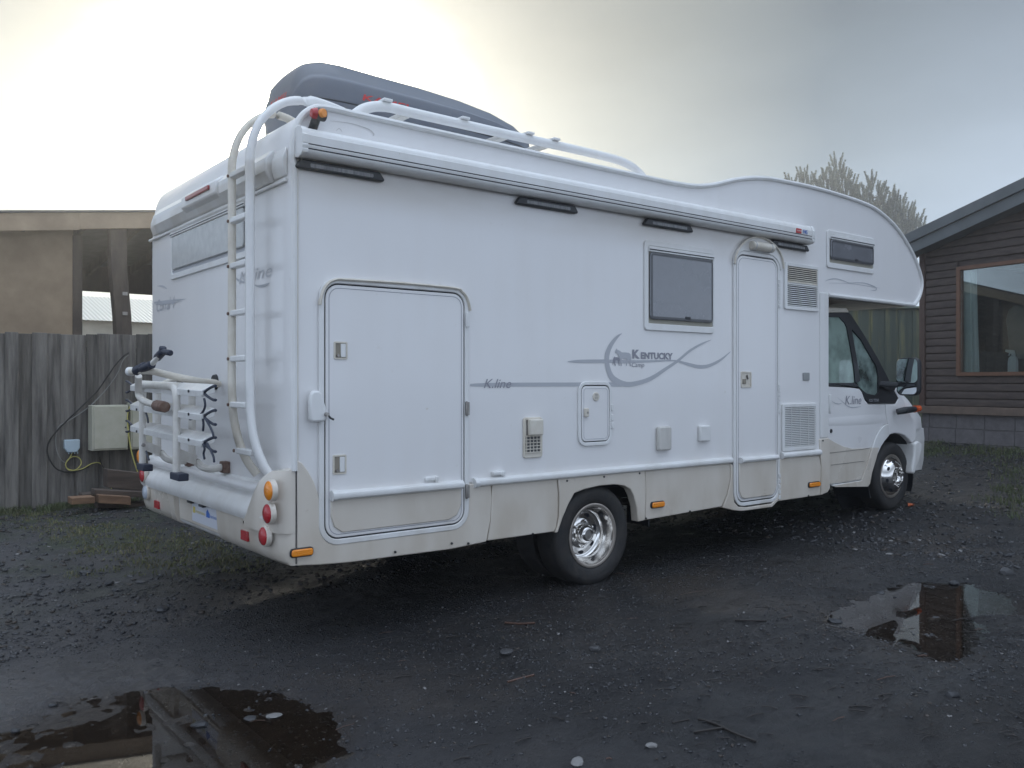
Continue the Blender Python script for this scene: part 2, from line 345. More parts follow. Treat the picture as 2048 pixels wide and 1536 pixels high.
quads = np.stack([ii, ii + ny, ii + ny + 1, ii + 1], -1).astype(np.int32)
me.loops.add(quads.size); me.loops.foreach_set('vertex_index', quads.ravel()); me.polygons.add(len(quads))
me.polygons.foreach_set('loop_start', np.arange(0, quads.size, 4, dtype=np.int32)); me.update(calc_edges=True); me.shade_smooth()
wa = me.attributes.new('wet', 'FLOAT', 'POINT'); wa.data.foreach_set('value', wetness(xx, yy).astype(np.float32).ravel())
def ground_mat():
    m = bpy.data.materials.new('wet_dirt_and_grit'); m.use_nodes = True; n = m.node_tree.nodes; l = m.node_tree.links
    b = n['Principled BSDF']; g = n.new('ShaderNodeNewGeometry')
    def nz(s, d=6, r=.6):
        t = n.new('ShaderNodeTexNoise'); t.inputs['Scale'].default_value = s; t.inputs['Detail'].default_value = d; t.inputs['Roughness'].default_value = r
        l.new(g.outputs['Position'], t.inputs[0]); return t
    def rng(t, a, c, lo=0, hi=1):
        r = n.new('ShaderNodeMapRange'); l.new(t, r.inputs[0]); r.inputs[1].default_value = a; r.inputs[2].default_value = c; r.inputs[3].default_value = lo; r.inputs[4].default_value = hi; return r.outputs[0]
    def mixc(f, a, c):
        k = n.new('ShaderNodeMix'); k.data_type = 'RGBA'
        if isinstance(f, float): k.inputs[0].default_value = f
        else: l.new(f, k.inputs[0])
        for i, q in ((6, a), (7, c)):
            if isinstance(q, tuple): k.inputs[i].default_value = (*q, 1)
            else: l.new(q, k.inputs[i])
        return k.outputs[2]
    A, B, Cn, D = nz(.8), nz(5), nz(38, 8, .7), nz(150, 4, .7)
    c = mixc(rng(A.outputs[0], .42, .62), (.020, .021, .026), (.028, .021, .017))
    c = mixc(rng(B.outputs[0], .5, .7), c, (.034, .031, .029))
    c = mixc(rng(Cn.outputs[0], .46, .66), c, (.012, .012, .014))
    c = mixc(rng(D.outputs[0], .64, .72, 0, .7), c, (.13, .125, .12))
    sp0 = n.new('ShaderNodeSeparateXYZ'); l.new(g.outputs['Position'], sp0.inputs[0])
    mid = nz(16, 9, .72); c = mixc(rng(mid.outputs[0], .47, .60, 0, .75), c, (.011, .011, .013)); m2_ = nz(21, 9, .7); c = mixc(rng(m2_.outputs[0], .56, .68, 0, .6), c, (.085, .080, .078))
    b.inputs['Coat Roughness'].default_value = .35; l.new(rng(nz(1.1, 4).outputs[0], .42, .62, .0, .22), b.inputs['Coat Weight'])
    big = nz(.33, 3); c = mixc(rng(big.outputs[0], .45, .62, 0, .75), c, (.014, .014, .016)); bn = nz(.55, 4); c = mixc(rng(bn.outputs[0], .56, .68, 0, .6), c, (.060, .044, .032))
    lf = rng(sp0.outputs[0], .7, -1.3, 0, .8); c = mixc(lf, c, (.125, .12, .125))  # paler towards the left: sheen of the bright sky put into the base colour
    # moss and thin grass film by the fence
    sp = n.new('ShaderNodeSeparateXYZ'); l.new(g.outputs['Position'], sp.inputs[0])
    fy = rng(sp.outputs[1], 1.5, 5.0, 0, 1); gm = rng(nz(1.7).outputs[0], .45, .6)
    mm = n.new('ShaderNodeMath'); mm.operation = 'MULTIPLY'; l.new(fy, mm.inputs[0]); l.new(gm, mm.inputs[1])
    c = mixc(mm.outputs[0], c, (.045, .058, .028))
    # brown silt under standing water
    at = n.new('ShaderNodeAttribute'); at.attribute_name = 'wet'
    lo = rng(at.outputs['Fac'], .35, .95, 0, .85); c = mixc(lo, c, (.052, .039, .030))
    l.new(c, b.inputs['Base Color'])
    ro = rng(B.outputs[0], .35, .65, .27, .52); wet = rng(at.outputs['Fac'], .05, .6, 0, 1)
    rm = n.new('ShaderNodeMix'); l.new(wet, rm.inputs[0]); l.new(ro, rm.inputs[2]); rm.inputs[3].default_value = .12; l.new(rm.outputs[0], b.inputs['Roughness'])
    h = n.new('ShaderNodeMath'); h.operation = 'ADD'; l.new(Cn.outputs[0], h.inputs[0]); hd = n.new('ShaderNodeMath'); hd.operation = 'MULTIPLY'; hd.inputs[1].default_value = .45; l.new(D.outputs[0], hd.inputs[0]); h0_ = n.new('ShaderNodeMath'); h0_.operation = 'MULTIPLY_ADD'; h0_.inputs[1].default_value = 1.3; l.new(mid.outputs[0], h0_.inputs[0]); l.new(hd.outputs[0], h0_.inputs[2]); l.new(h0_.outputs[0], h.inputs[1])
    bp = n.new('ShaderNodeBump'); bp.inputs['Strength'].default_value = 1.0; bp.inputs['Distance'].default_value = .03; l.new(h.outputs[0], bp.inputs['Height']); l.new(bp.outputs[0], b.inputs['Normal'])
    return m
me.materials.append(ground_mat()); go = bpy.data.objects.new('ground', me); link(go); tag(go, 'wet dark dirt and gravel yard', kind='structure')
wm = bpy.data.materials.new('puddle_water'); wm.use_nodes = True; b = wm.node_tree.nodes['Principled BSDF']
nn, ll = wm.node_tree.nodes, wm.node_tree.links
tr = nn.new('ShaderNodeBsdfTransparent'); tr.inputs[0].default_value = (.80, .72, .64, 1); gb = nn.new('ShaderNodeBsdfGlossy'); gb.inputs['Roughness'].default_value = .02
fr = nn.new('ShaderNodeFresnel'); fr.inputs[0].default_value = 1.40; mxs = nn.new('ShaderNodeMixShader'); ll.new(fr.outputs[0], mxs.inputs[0]); ll.new(tr.outputs[0], mxs.inputs[1]); ll.new(gb.outputs[0], mxs.inputs[2])
ll.new(mxs.outputs[0], nn['Material Output'].inputs[0])
for P, wz, lab in ((PA, WATER_A, 'long shallow puddle in the left foreground'), (PB, WATER_B, 'brown puddle reflecting the house')):
    mb = MB(); q = inset(P, -.16); ar = sum(q[i][0] * q[(i + 1) % len(q)][1] - q[(i + 1) % len(q)][0] * q[i][1] for i in range(len(q))); q = q if ar > 0 else q[::-1]
    mb.add([(x, y, wz) for x, y in q], [tuple(range(len(q)))]); o = mb.build('puddle_water', wm, None, smooth=0, recalc=False); tag(o, lab, kind='structure')

# loose stones: flat irregular chips, uncountable
def chips(name, n, xy, smin, smax, mats, flat=(.25, .6), seed=1, lift=.25, label=None):
    r = np.random.default_rng(seed); x, y = xy; n = len(x); z = zt(x, y)
    s = smin + (smax - smin) * r.random(n) ** 3
    base = np.array([(-1, -1, -1), (1, -1, -1), (1, 1, -1), (-1, 1, -1), (-1, -1, 1), (1, -1, 1), (1, 1, 1), (-1, 1, 1)], float) * .5
    base[4:, :2] *= .7
    V = base[None] * (1 + .5 * (r.random((n, 8, 3)) - .5)); V[:, :, 0] *= (s * (.8 + .8 * r.random(n)))[:, None]; V[:, :, 1] *= s[:, None]
    V[:, :, 2] *= (s * (flat[0] + (flat[1] - flat[0]) * r.random(n)))[:, None]
    V[:, :, 2] += V[:, :, 0] * (r.random(n)[:, None] - .5) * .6 + V[:, :, 1] * (r.random(n)[:, None] - .5) * .6
    a = r.random(n) * 6.283; c, q = np.cos(a)[:, None], np.sin(a)[:, None]; X = V[:, :, 0] * c - V[:, :, 1] * q; Y = V[:, :, 0] * q + V[:, :, 1] * c
    W = np.stack([X + x[:, None], Y + y[:, None], V[:, :, 2] + z[:, None] + lift * s[:, None] * .3], -1)
    fs = np.array([(0, 3, 2, 1), (4, 5, 6, 7), (0, 1, 5, 4), (1, 2, 6, 5), (2, 3, 7, 6), (3, 0, 4, 7)]); FF = (fs[None] + (np.arange(n) * 8)[:, None, None]).reshape(-1, 4).astype(np.int32)
    m = bpy.data.meshes.new(name); m.vertices.add(n * 8); m.vertices.foreach_set('co', W.astype(np.float32).ravel()); m.loops.add(FF.size); m.loops.foreach_set('vertex_index', FF.ravel())
    m.polygons.add(len(FF)); m.polygons.foreach_set('loop_start', np.arange(0, FF.size, 4, dtype=np.int32))
    for k in mats: m.materials.append(k)
    mi = np.repeat(r.choice(len(mats), n, p=np.array([.50, .31, .175, .015])), 6).astype(np.int32); m.polygons.foreach_set('material_index', mi)
    m.update(calc_edges=True); o = bpy.data.objects.new(name, m); link(o); return tag(o, label, kind='stuff')
SM = [mat('stone_dark', (.020, .021, .025), .5, var=.5, vscale=60), mat('stone_grey', (.050, .050, .053), .55, var=.5, vscale=60), mat('stone_brown', (.045, .035, .028), .6, var=.5, vscale=60), mat('stone_pale', (.17, .165, .16), .6)]
def scatter(n, seed, dens, box):
    r = np.random.default_rng(seed); x = box[0] + (box[1] - box[0]) * r.random(n); y = box[2] + (box[3] - box[2]) * r.random(n); k = r.random(n) < dens(x, y); return x[k], y[k]
cl = lambda x, y: np.clip(.55 + 1.7 * vnoise(x, y, .9, 21) + .8 * vnoise(x, y, 3.0, 24), .02, 1)
chips('gravel', 0, scatter(115000, 1, cl, (-2.6, 5.5, -3.6, 2.5)), .0025, .015, SM, seed=1, label='fine dark gravel in the yard')
chips('gravel', 0, scatter(60000, 2, lambda x, y: np.clip(.5 + vnoise(x, y, .7, 22), .1, 1), (4.5, 14, -6.5, 5.5)), .010, .045, SM, seed=2, label='slate chippings towards the house')
chips('gravel', 0, scatter(34000, 3, lambda x, y: np.clip(.5 + 1.1 * vnoise(x, y, .7, 23), .05, 1), (-5.5, 4.5, 1.2, 6.5)), .008, .035, SM, seed=3, label='chippings towards the fence')

# ------------------------------------------------------------------ MOTORHOME
W = 2.62; Wc = W - .17
mh = thing('motorhome', (3.4, 1.31, 0), 'white coachbuilt motorhome with overcab bed, beige skirts and ladder on its rear wall', 'motorhome')
S = SP
ol = [(0, .775), (0, 1.6), (0, 2.45)] + crom([S(583.2, 330), S(585, 285), S(592, 252), S(603, 233), S(618, 221), S(636, 215), S(660, 217.5)], 3) + [S(1160, 327), S(1309, 359)] + \
    crom([S(1340, 365.5), S(1375, 371), S(1402, 372.5), S(1432, 369), S(1465, 361), S(1500, 356.5), S(1535, 357.5), S(1568, 363), S(1620, 374), S(1671, 388), S(1732, 409), S(1762.6, 427.7), S(1790.7, 454.7), S(1811.8, 485), S(1828, 515.6), S(1841, 553), S(1842, 576.6), S(1835.5, 598), S(1827, 610.6)], 3) + \
    [(5.085, 2.172), (5.085, .775)]
rings = []
def prof(y, d):
    if y < .5 * W: return [(x, y, z) for x, z in inset(ol, d)]
    return [(x + min(d, .02) * (1 if x < .05 else 0), y, z - (d * 1.0 if z > 2.3 else 0)) for x, z in ol]
for y, d in ((0, .012), (.006, .003), (.02, 0), (W - .12, 0), (W - .08, .006), (W - .045, .020), (W - .018, .042), (W - .005, .065), (W, .085)): rings.append(prof(y, d))
body = MB().loft(rings).build('coach_body', WHITE, mh, smooth=28)
# edge trim along roof and rear edge, near side
tr_pts = [(x, -.004, z) for x, z in ol[2:-2]]
MB().tube([(0.012, -.004, .93), (0.012, -.004, 1.6)] + [(x + (.012 if i < 2 else 0), y, z) for i, (x, y, z) in enumerate(tr_pts)] + [(5.1, -.004, 2.185)], .019, 8).build('edge_trim', WHITE2, mh)
MB().tube([(.032, -.006, .93), (.032, -.006, 2.62)], .004, 5).build('edge_seal', CREAM, mh)
# underside trim of overcab + soffit
MB().box((5.05, .01, 2.12), (5.12, W - .02, 2.17)).build('overcab_sill', WHITE2, mh, bevel=.01)
# --- garage door
x0, x1 = S(646.6, 700)[0], S(927, 700)[0]; z1 = S(672, 567)[1]; z0 = S(700, 1075)[1]
z0 = S(662, 1079)[1]
def door(name, x0, x1, z0, z1, r, fo, gap, pan, hinge=True, arch=False):
    out_ = rr(x0 - fo, x1 + fo, z0 - fo, z1 + fo, r + fo); inn = rr(x0, x1, z0, z1, r)
    d = MB().prism(inset(inn, gap), MS, .001, .014).build(name, WHITE, mh, bevel=.004)
    MB().ring(out_, inn, MS, .0, .016).build('door_frame', WHITE2, d, bevel=.005)
    MB().prism(inn, MS, .0, .0025).build('door_seal', GAP, d)
    MB().ring(inset(inn, pan - .003), inset(inn, pan), MS, .0145, .0155).build('panel_groove', DECAL2, d)
    return d
gd = door('garage_door', x0, x1, z0, z1, .085, .032, .008, .028)
xa, xb = x0 + .035, x1 - .03
lowp = [(xa, S(654, 999)[1]), (xb, S(654, 999)[1]), (xb, z0 + .12), (xb - .03, z0 + .06), (xb - .09, z0 + .035), (xa + .07, z0 + .035), (xa + .02, z0 + .07), (xa, z0 + .13)]
MB().prism(lowp, MS, .012, .022).build('lower_panel', CHAMP, gd, bevel=.008)
def rail(xa, xb, parent, y=-.022, r=.026, z=.782):
    b = MB().tube([(xa, y, z), (xb, y, z)], r, 12).tube([(xa - .001, y, z), (xa + .03, y, z)], r + .004, 12); return b.build('rub_rail', WHITE2, parent)
rail(xa, xb, gd, -.03)
def recess_handle(u0, v0, u1, v1, parent, flip=False):
    a, bz = S(u0, v0); c, dz = S(u1, v1); P = rr(a, c, dz, bz, .008, 3)
    h = MB().ring(P, inset(P, .009), MS, .012, .019).build('handle', CREAM, parent, bevel=.002)
    MB().prism(inset(P, .009), MS, .010, .0152).build('handle_recess', mat('recess_beige', (.28, .25, .20), .6), parent)
    w = c - a; MB().prism(rr(a + w * .5, c - .011, dz + .012, bz - .012, .003, 2), MS, .014, .021).build('handle_lever', WHITE2, parent, bevel=.002)
    MB().lathe([(0, .024), (.007, .024), (.009, .02), (.009, .012)], (a + w * .3, 0, dz + .02), sgn=-1, n=12).build('lock', DULLST, parent)
recess_handle(665, 683, 692, 719, gd); recess_handle(663, 910, 690, 947, gd)
for zz_ in (S(930, 640)[1], S(930, 817)[1], S(930, 982)[1]):
    MB().box((x1 + .002, -.03, zz_ - .04), (x1 + .026, -.01, zz_ + .04)).tube([(x1 + .004, -.028, zz_ - .045), (x1 + .004, -.028, zz_ + .045)], .007, 8).build('hinge', DULLST if zz_ < 1.5 else WHITE2, gd, bevel=.002)
cap = crom([S(637, 610), S(638.5, 598), S(645, 578), S(657, 564), S(672, 559)], 3) + crom([S(682, 559.5), S(800, 567), S(905, 577), S(920, 584), S(931, 598), S(937, 622)], 3)
MB().tube([(x, -.016, z) for x, z in cap], .009, 6, up=(0, 1, 0), sy=1.7).build('drip_gutter', CREAM, mh)
# white lever latch over the door edge
q = [S(611, 800), S(613, 787), S(620, 781), S(630, 781), S(636, 787), S(644, 815), S(648, 838), S(638, 843), S(616, 844), S(612, 838)]
lt = MB().prism(q, MS, .02, .055).build('door_latch', WHITE2, mh, bevel=.012, seg=3)
a_ = S(643, 828); MB().lathe([(0, .03), (.010, .03), (.012, .0)], (a_[0], -.05, a_[1]), sgn=-1, n=12).build('lock', DULLST, lt)
MB().tube([(a_[0], -.07, a_[1]), (a_[0] + .012, -.085, a_[1] - .02), (a_[0] + .03, -.085, a_[1] - .028)], .006, 6).build('lock_cap', BLACK, lt)
# small catches
for u, v in ((859, 957), (993, 946)):
    x, z = S(u, v); MB().box((x - .045, -.03, z - .012), (x + .04, -.0, z + .012)).box((x + .02, -.035, z - .02), (x + .045, -.0, z + .014)).build('door_catch', WHITE2, mh, bevel=.006)
# --- entry door
x0, x1 = S(1469.5, 700)[0], S(1553, 700)[0]; z1 = S(1482, 509)[1]; z0 = S(1474, 1006)[1]
ed = door('entry_door', x0, x1, z0, z1, .095, .03, .009, .03)
zr_ = S(1470, 924)[1]
MB().prism([(x0 + .03, zr_ - .01), (x1 - .03, zr_ - .01), (x1 - .03, z0 + .1), (x1 - .06, z0 + .045), (x1 - .1, z0 + .03), (x0 + .1, z0 + .03), (x0 + .06, z0 + .045), (x0 + .03, z0 + .1)], MS, .012, .024).build('lower_panel', CHAMP, ed, bevel=.01)
rail(x0 + .035, x1 - .03, ed, -.03, .022, .775)
a, bz = S(1478.5, 743); c, dz = S(1499, 775); P = rr(a, c, dz, bz, .01, 3)
MB().ring(P, inset(P, .012), MS, .012, .021).build('handle', CREAM, ed, bevel=.002)
MB().prism(inset(P, .012), MS, .010, .016).build('handle_recess', CREAM, ed)
MB().box((a + .02, -.024, dz + .03), (a + .06, -.014, bz - .06)).build('handle_lever', mat('recess_beige', (.28, .25, .20), .6), ed, bevel=.003)
MB().tube([(a + .07, -.022, bz - .03), (a + .085, -.022, bz - .06)], .008, 6).build('lock', DULLST, ed)
for v in (590, 800):
    zc = S(1556, v)[1]
    for k in range(7): MB().box((x1 + .004, -.026, zc + .10 - k * .035), (x1 + .028, -.012, zc + .128 - k * .035)).build('hinge', WHITE2, ed, bevel=.002)
for k in range(5): MB().box((x1 + .004, -.026, .60 - k * .045), (x1 + .026, -.012, .632 - k * .045)).build('hinge', WHITE2, ed, bevel=.002)
# arch over entry door, with awning lamp
arc_o = crom([S(1464, 528), S(1466, 512), S(1476, 493), S(1490, 480), S(1508, 475), S(1528, 480), S(1547, 495), S(1558, 515), S(1562, 538)], 4)
arc_i = crom([S(1468, 530), S(1472, 512), S(1480, 504), S(1487, 503), S(1508, 506), S(1535, 510), S(1547, 517), S(1554, 528), S(1558, 542)], 4)
MB().prism(arc_o + arc_i[::-1], MS, .002, .022).build('door_arch', WHITE2, mh, bevel=.006)
MB().tube([(x, -.03, z) for x, z in arc_o], .008, 6).build('drip_gutter', CREAM, mh)
a_, b_ = S(1494, 492), S(1536, 498)
zc = (a_[1] + b_[1]) / 2 + .0
al = MB().tube([(a_[0], -.045, zc), (b_[0], -.045, zc)], .037, 14).build('porch_lamp', CREAM, mh, bevel=.01)
MB().box((a_[0] + .01, -.03, zc - .04), (b_[0] - .01, -.012, zc + .04)).build('lamp_base', WHITE2, al, bevel=.006)
for xq in (a_[0] + .02, b_[0] - .05): MB().tube([(xq, -.045, zc), (xq + .008, -.045, zc)], .039, 14).build('lamp_band', DECAL, al)
# --- windows on the side
def sidewin(name, u0, v0, u1, v1, g, dark):
    a, bz = S(u0, v0); c, dz = S(u1, v1); P = rr(a, c, dz, bz, .03)
    w = MB().ring(P, rr(a + g, c - g * .35, dz + g * 1.25, bz - g, .012), MS, .0, .014).build(name, WHITE2, mh, bevel=.006)
    gi = rr(a + g, c - g * .35, dz + g * 1.25, bz - g, .012); MB().prism(gi, MS, -.0, .004).build('window_seal', mat('window_seal_beige', (.36, .34, .28), .5), w)
    gp = rr(a + g + .008, c - g * .35 - .01, dz + g * 1.25 + .03, bz - g - .045, .03)
    MB().prism(gp, MS, .006, .024).build('pane', dark, w, bevel=.008, seg=3)
    MB().ring(inset(gp, .006), inset(gp, .022), MS, .024, .0248).build('pane_edge', mat('dark_edge_band', (.05, .052, .058), .3), w, smooth=0)
    MB().prism(rr(a + g - .005, c - g * .35 + .003, bz - g - .042, bz - g - .002, .006, 3), MS, .008, .024).build('hinge_rail', WHITE2, w, bevel=.004)
    MB().prism(rr(a + g - .003, c - g * .35, bz - g - .03, bz - g - .022, .003, 2), MS, .02, .0255).build('rail_slot', GAP, w)
    cx_ = (gp[0][0] + gp[10][0]) / 2 + .05; MB().box((cx_ - .03, -.028, dz + g * 1.25 + .045), (cx_ + .03, -.022, dz + g * 1.25 + .065)).build('latch', BLACK, w, bevel=.004)
    return w
sidewin('side_window', 1287, 479, 1426, 668, .042, GREYGL)
sidewin('overcab_window', 1652, 459, 1746, 549, .040, GREYGL)
# --- fridge vents
def vent(u0, v0, u1, v1, slats, mid=None):
    a, bz = S(u0, v0); c, dz = S(u1, v1); P = rr(a, c, dz, bz, .012, 3); g = .03
    w = MB().ring(P, rr(a + g * 1.2, c - g * .5, dz + g, bz - g, .004, 3), MS, .0, .018).build('vent_grille', WHITE2, mh, bevel=.004)
    MB().prism(rr(a + g, c - g * .4, dz + g * .9, bz - g * .9, .004, 3), MS, .0, .002).build('vent_back', GAP, w)
    H = bz - dz - 2 * g
    for k in range(slats):
        z = dz + g + H * (k + .5) / slats; h = H / slats * .33
        m_ = CREAM if (mid and k > slats * .58) else WHITE2
        if mid and abs(k - slats * .56) < 1: h *= 1.8
        MB().add([(a + g, -.005, z + h), (c - g * .5, -.005, z + h), (c - g * .5, -.017, z - h), (a + g, -.017, z - h), (a + g, -.002, z + h), (c - g * .5, -.002, z + h), (c - g * .5, -.014, z - h), (a + g, -.014, z - h)],
                 [(0, 1, 2, 3), (4, 7, 6, 5), (0, 4, 5, 1), (3, 2, 6, 7), (0, 3, 7, 4), (1, 5, 6, 2)]).build('slat', m_, w, smooth=0)
    return w
vent(1567, 524, 1634, 624, 20, True)
lv = vent(1562, 808, 1630, 897, 22)
a, bz = S(1562, 808); c, dz = S(1630, 897)
for k in range(1, 4): xx_ = a + (c - a) * k / 4; MB().box((xx_ - .002, -.019, dz + .03), (xx_ + .002, -.016, bz - .03)).build('vent_bar', WHITE2, lv, smooth=0)
# small plates on the wall
def plate(name, u0, v0, u1, v1, m_, d=.012, r=.008, bev=.004, parent=None):
    a, bz = S(u0, v0); c, dz = S(u1, v1); return MB().prism(rr(a, c, dz, bz, r, 3), MS, .0, d).build(name, m_, parent or mh, bevel=bev)
plate('wall_socket', 1605, 745, 1618, 761, mat('grey_plastic', (.30, .31, .31), .5), .008)
wb = plate('water_inlet', 1311, 853, 1337, 900, mat('milky_cover', (.62, .60, .56), .35, var=.6, vscale=12, stretch=(1, 1, .2), col2=(.45, .43, .40)), .035, .02, .012)
plate('power_inlet', 1395, 851, 1416, 882, WHITE2, .03, .012, .01)
hv = plate('heater_flue', 1045, 835, 1083, 914, CREAM, .012, .02, .004)
plate('flue_cowl', 1052, 838, 1079, 870, CREAM, .045, .01, .01, hv)
for u in (1052.5, 1078): x, z = S(u, 855); MB().box((x - .008, -.016, z - .05), (x + .006, -.012, z + .05)).build('flue_slot', GAP, hv)
a, bz = S(1046.5, 873); c, dz = S(1081, 903); MB().prism(rr(a + .01, c - .01, dz, bz, .01, 3), MS, .008, .0135).build('flue_back', mat('flue_dark', (.10, .10, .10), .7), hv)
for k in range(6): z = bz - (bz - dz) * k / 5; MB().box((a + .008, -.02, z - .0025), (c - .008, -.013, z + .0025)).build('flue_bar', CREAM, hv, smooth=0)
for k in range(5): x = a + .015 + (c - a - .03) * k / 4; MB().box((x - .002, -.019, dz), (x + .002, -.014, bz)).build('flue_bar', CREAM, hv, smooth=0)
# service door
a, bz = S(1154.5, 763); c, dz = S(1222, 889); P = rr(a, c, dz, bz, .07); inn = inset(P, .025)
sd = MB().prism(inset(inn, .007), MS, .001, .013).build('service_door', WHITE, mh, bevel=.003)
MB().ring(P, inn, MS, 0, .014).build('door_frame', WHITE2, sd, bevel=.004); MB().prism(inn, MS, 0, .0025).build('door_seal', GAP, sd)
MB().ring(inset(inn, .022), inset(inn, .0245), MS, .0135, .0145).build('panel_groove', DECAL, sd)
x, z = S(1189, 793); MB().prism(ell(x, z, .031, .031), MS, .012, .019).build('round_vent', CREAM, sd, bevel=.003)
for k in range(4): MB().box((x - .017, -.0205, z + .014 - k * .010), (x + .017, -.0185, z + .0155 - k * .010)).build('vent_slot', GAP, sd)
x, z = S(1169, 825); MB().prism(rr(x - .02, x + .02, z - .03, z + .03, .008, 3), MS, .012, .028).build('lock_body', CREAM, sd, bevel=.006)
MB().prism(ell(x + .004, z, .008, .008, 12), MS, .028, .031).build('lock', DULLST, sd)
for v in (815, 835, 850): x, z = S(1221.5, v); MB().box((x - .012, -.024, z - .022), (x + .01, -.012, z + .022)).build('hinge', WHITE2, sd, bevel=.003)
# --- rails along the side
rail(S(945, 965)[0], S(1459, 925)[0], mh, -.014); rail(S(1558, 905)[0] + .01, S(1637, 900)[0], mh, -.014)
# --- skirts (proud panels, hang below the floor)
def skirt(name, px, m_=CHAMP, d0=-.035, d1=.012, bev=.006):
    return MB().prism([S(*p) for p in px], MS, d0, d1).build(name, m_, mh, bevel=bev)
skirt('rear_skirt', [(592, 920), (603, 926), (615, 943), (626, 962), (634, 985), (637, 1000), (637, 1056), (642, 1072), (652, 1083), (666, 1089), (780, 1072), (911, 1051), (924, 1040), (930, 1027), (933, 1005), (934.5, 967), (980, 969), (981.5, 1000), (979, 1040), (971, 1083), (899, 1098), (700, 1124), (640, 1129), (592, 1131)])
skirt('side_skirt', [(982.5, 968.5), (1111.5, 957), (1114, 985), (1114, 1030), (1110, 1055), (1106, 1063), (973, 1081), (980, 1040)])
skirt('arch_panel', [(1113, 957), (1200, 949), (1286, 940.5), (1288, 981), (1286, 1040), (1272, 1043), (1270, 1015), (1264, 992), (1257, 978), (1245, 971), (1226, 968.5), (1196, 971), (1165, 978), (1145, 986), (1133, 1008), (1122, 1034), (1112, 1064), (1107, 1065), (1112, 1050), (1115.5, 1030), (1115.5, 985)], CHAMP, -.05, .02)
skirt('side_skirt', [(1289, 941), (1458, 927), (1458, 958), (1452, 987), (1441, 1013), (1287.5, 1040), (1289.5, 990)])
skirt('door_step_skirt', [(1459, 927), (1463, 930), (1463, 985), (1466, 1004), (1474, 1013), (1490, 1014), (1540, 1007), (1551, 996), (1555, 980), (1558, 918), (1562, 918), (1558, 985), (1552, 1003), (1541, 1014), (1480, 1022), (1462, 1020), (1443, 1015), (1453, 988), (1459, 958)], CHAMP, -.035, .016)
skirt('side_skirt', [(1562, 917), (1636, 911), (1640, 935), (1638, 990), (1553, 1002), (1559, 985)])
skirt('corner_skirt', [(1637.5, 878), (1655.5, 875.5), (1657.5, 976), (1653, 984), (1639, 990), (1641, 935), (1639, 910)], CHAMP, -.05, .014)
plate('corner_post', 1639, 585, 1655.5, 874.5, WHITE2, .010, .01)
# far side skirt and floor
MB().box((.0, W - .03, .43), (5.1, W, .78)).build('far_skirt', CHAMP, mh)
MB().box((.02, .05, .70), (5.05, W - .04, .77)).build('floor_pan', BLACK, mh)
MB().box((.15, .25, .62), (6.4, .35, .72)).box((.15, W - .35, .62), (6.4, W - .25, .72)).box((2.12, .2, .30), (2.32, W - .2, .40)).box((2.9, .7, .45), (4.4, 1.6, .65)).build('chassis', BLACK, mh, bevel=.01)
MB().box((S(925, 1100)[0], .05, .415), (S(1066, 1075)[0], .6, .52)).build('service_tank', mat('grey_tank', (.33, .32, .31), .6), mh, bevel=.02)
MB().box((2.86, .1, .33), (2.875, .32, .56)).build('mud_flap', BLACK, mh)
MB().tube([(2.75, .3, .50), (3.2, .25, .47)], .03, 10).build('exhaust', DULLST, mh)
for u, v in ((900, 1086), (787, 1103), (933, 1086), (1062, 1067), (1130, 961), (1204, 953), (1275, 946), (1288, 1036), (1376, 1022), (1613, 991), (1642, 881)):
    x, z = S(u, v); MB().lathe([(0, .025), (.007, .024), (.008, .018)], (x, 0, z), sgn=-1, n=8).build('screw_head', BLACK, mh)
# side markers
def marker(u0, v0, u1, v1):
    a, bz = S(u0, v0); c, dz = S(u1, v1); zc = (bz + dz) / 2; h = .019; P = rr(a, c, zc - h - .006, zc + h + .006, h, 5)
    o = MB().prism(P, MS, .01, .022).build('marker_lamp', BLACK, mh, bevel=.003); MB().prism(inset(P, .006), MS, .02, .034).build('lens', AMBER, o, bevel=.008, seg=3)
marker(577, 1095, 624, 1112); marker(1298, 1001, 1325, 1016); marker(1613, 962, 1636, 975)
# --- awning
ax0, ax1 = .012, S(1628, 475, -.1)[0]
pr = [(0, 2.600), (-.05, 2.592), (-.085, 2.600), (-.100, 2.612), (-.103, 2.626), (-.100, 2.630), (-.103, 2.634), (-.105, 2.650), (-.101, 2.654), (-.105, 2.658), (-.108, 2.700), (-.101, 2.704), (-.098, 2.722), (-.082, 2.742), (-.05, 2.752), (0, 2.745)]
aw = MB().loft([[(x, y, z) for y, z in pr] for x in (ax0 + .03, ax1 - .03)]).build('awning', WHITE2, mh, smooth=40)
def cap_(x0, x1): return MB().loft([[(x0, y * 1.06 - .001, 2.672 + (z - 2.672) * 1.05) for y, z in pr], [(x1, y * 1.06 - .001, 2.672 + (z - 2.672) * 1.05) for y, z in pr]]).build('end_cap', WHITE2, aw, bevel=.006)
cap_(ax0, ax0 + .035); cap_(ax1 - .035, ax1)
for zz_ in (2.630, 2.654): MB().box((ax0 + .036, -.104, zz_ - .003), (ax1 - .036, -.1005, zz_ + .003)).build('groove_line', GAP, aw)
text_mb('F45', lambda x, z, d: (x, -.109 - d, z), (S(1606, 465, -.11)[0], 2.664), .045, bold=.001).build('lettering', BLUEINK, aw, smooth=0)
xq = S(1593, 462, -.11)[0]; MB().box((xq, -.1115, 2.660), (xq + .072, -.104, 2.699)).build('brand_badge', REDINK, aw)
text_mb('FIAMMA', lambda x, z, d: (x, -.1115 - d, z), (xq + .004, 2.672), .019).build('lettering', WHITE2, aw, smooth=0)
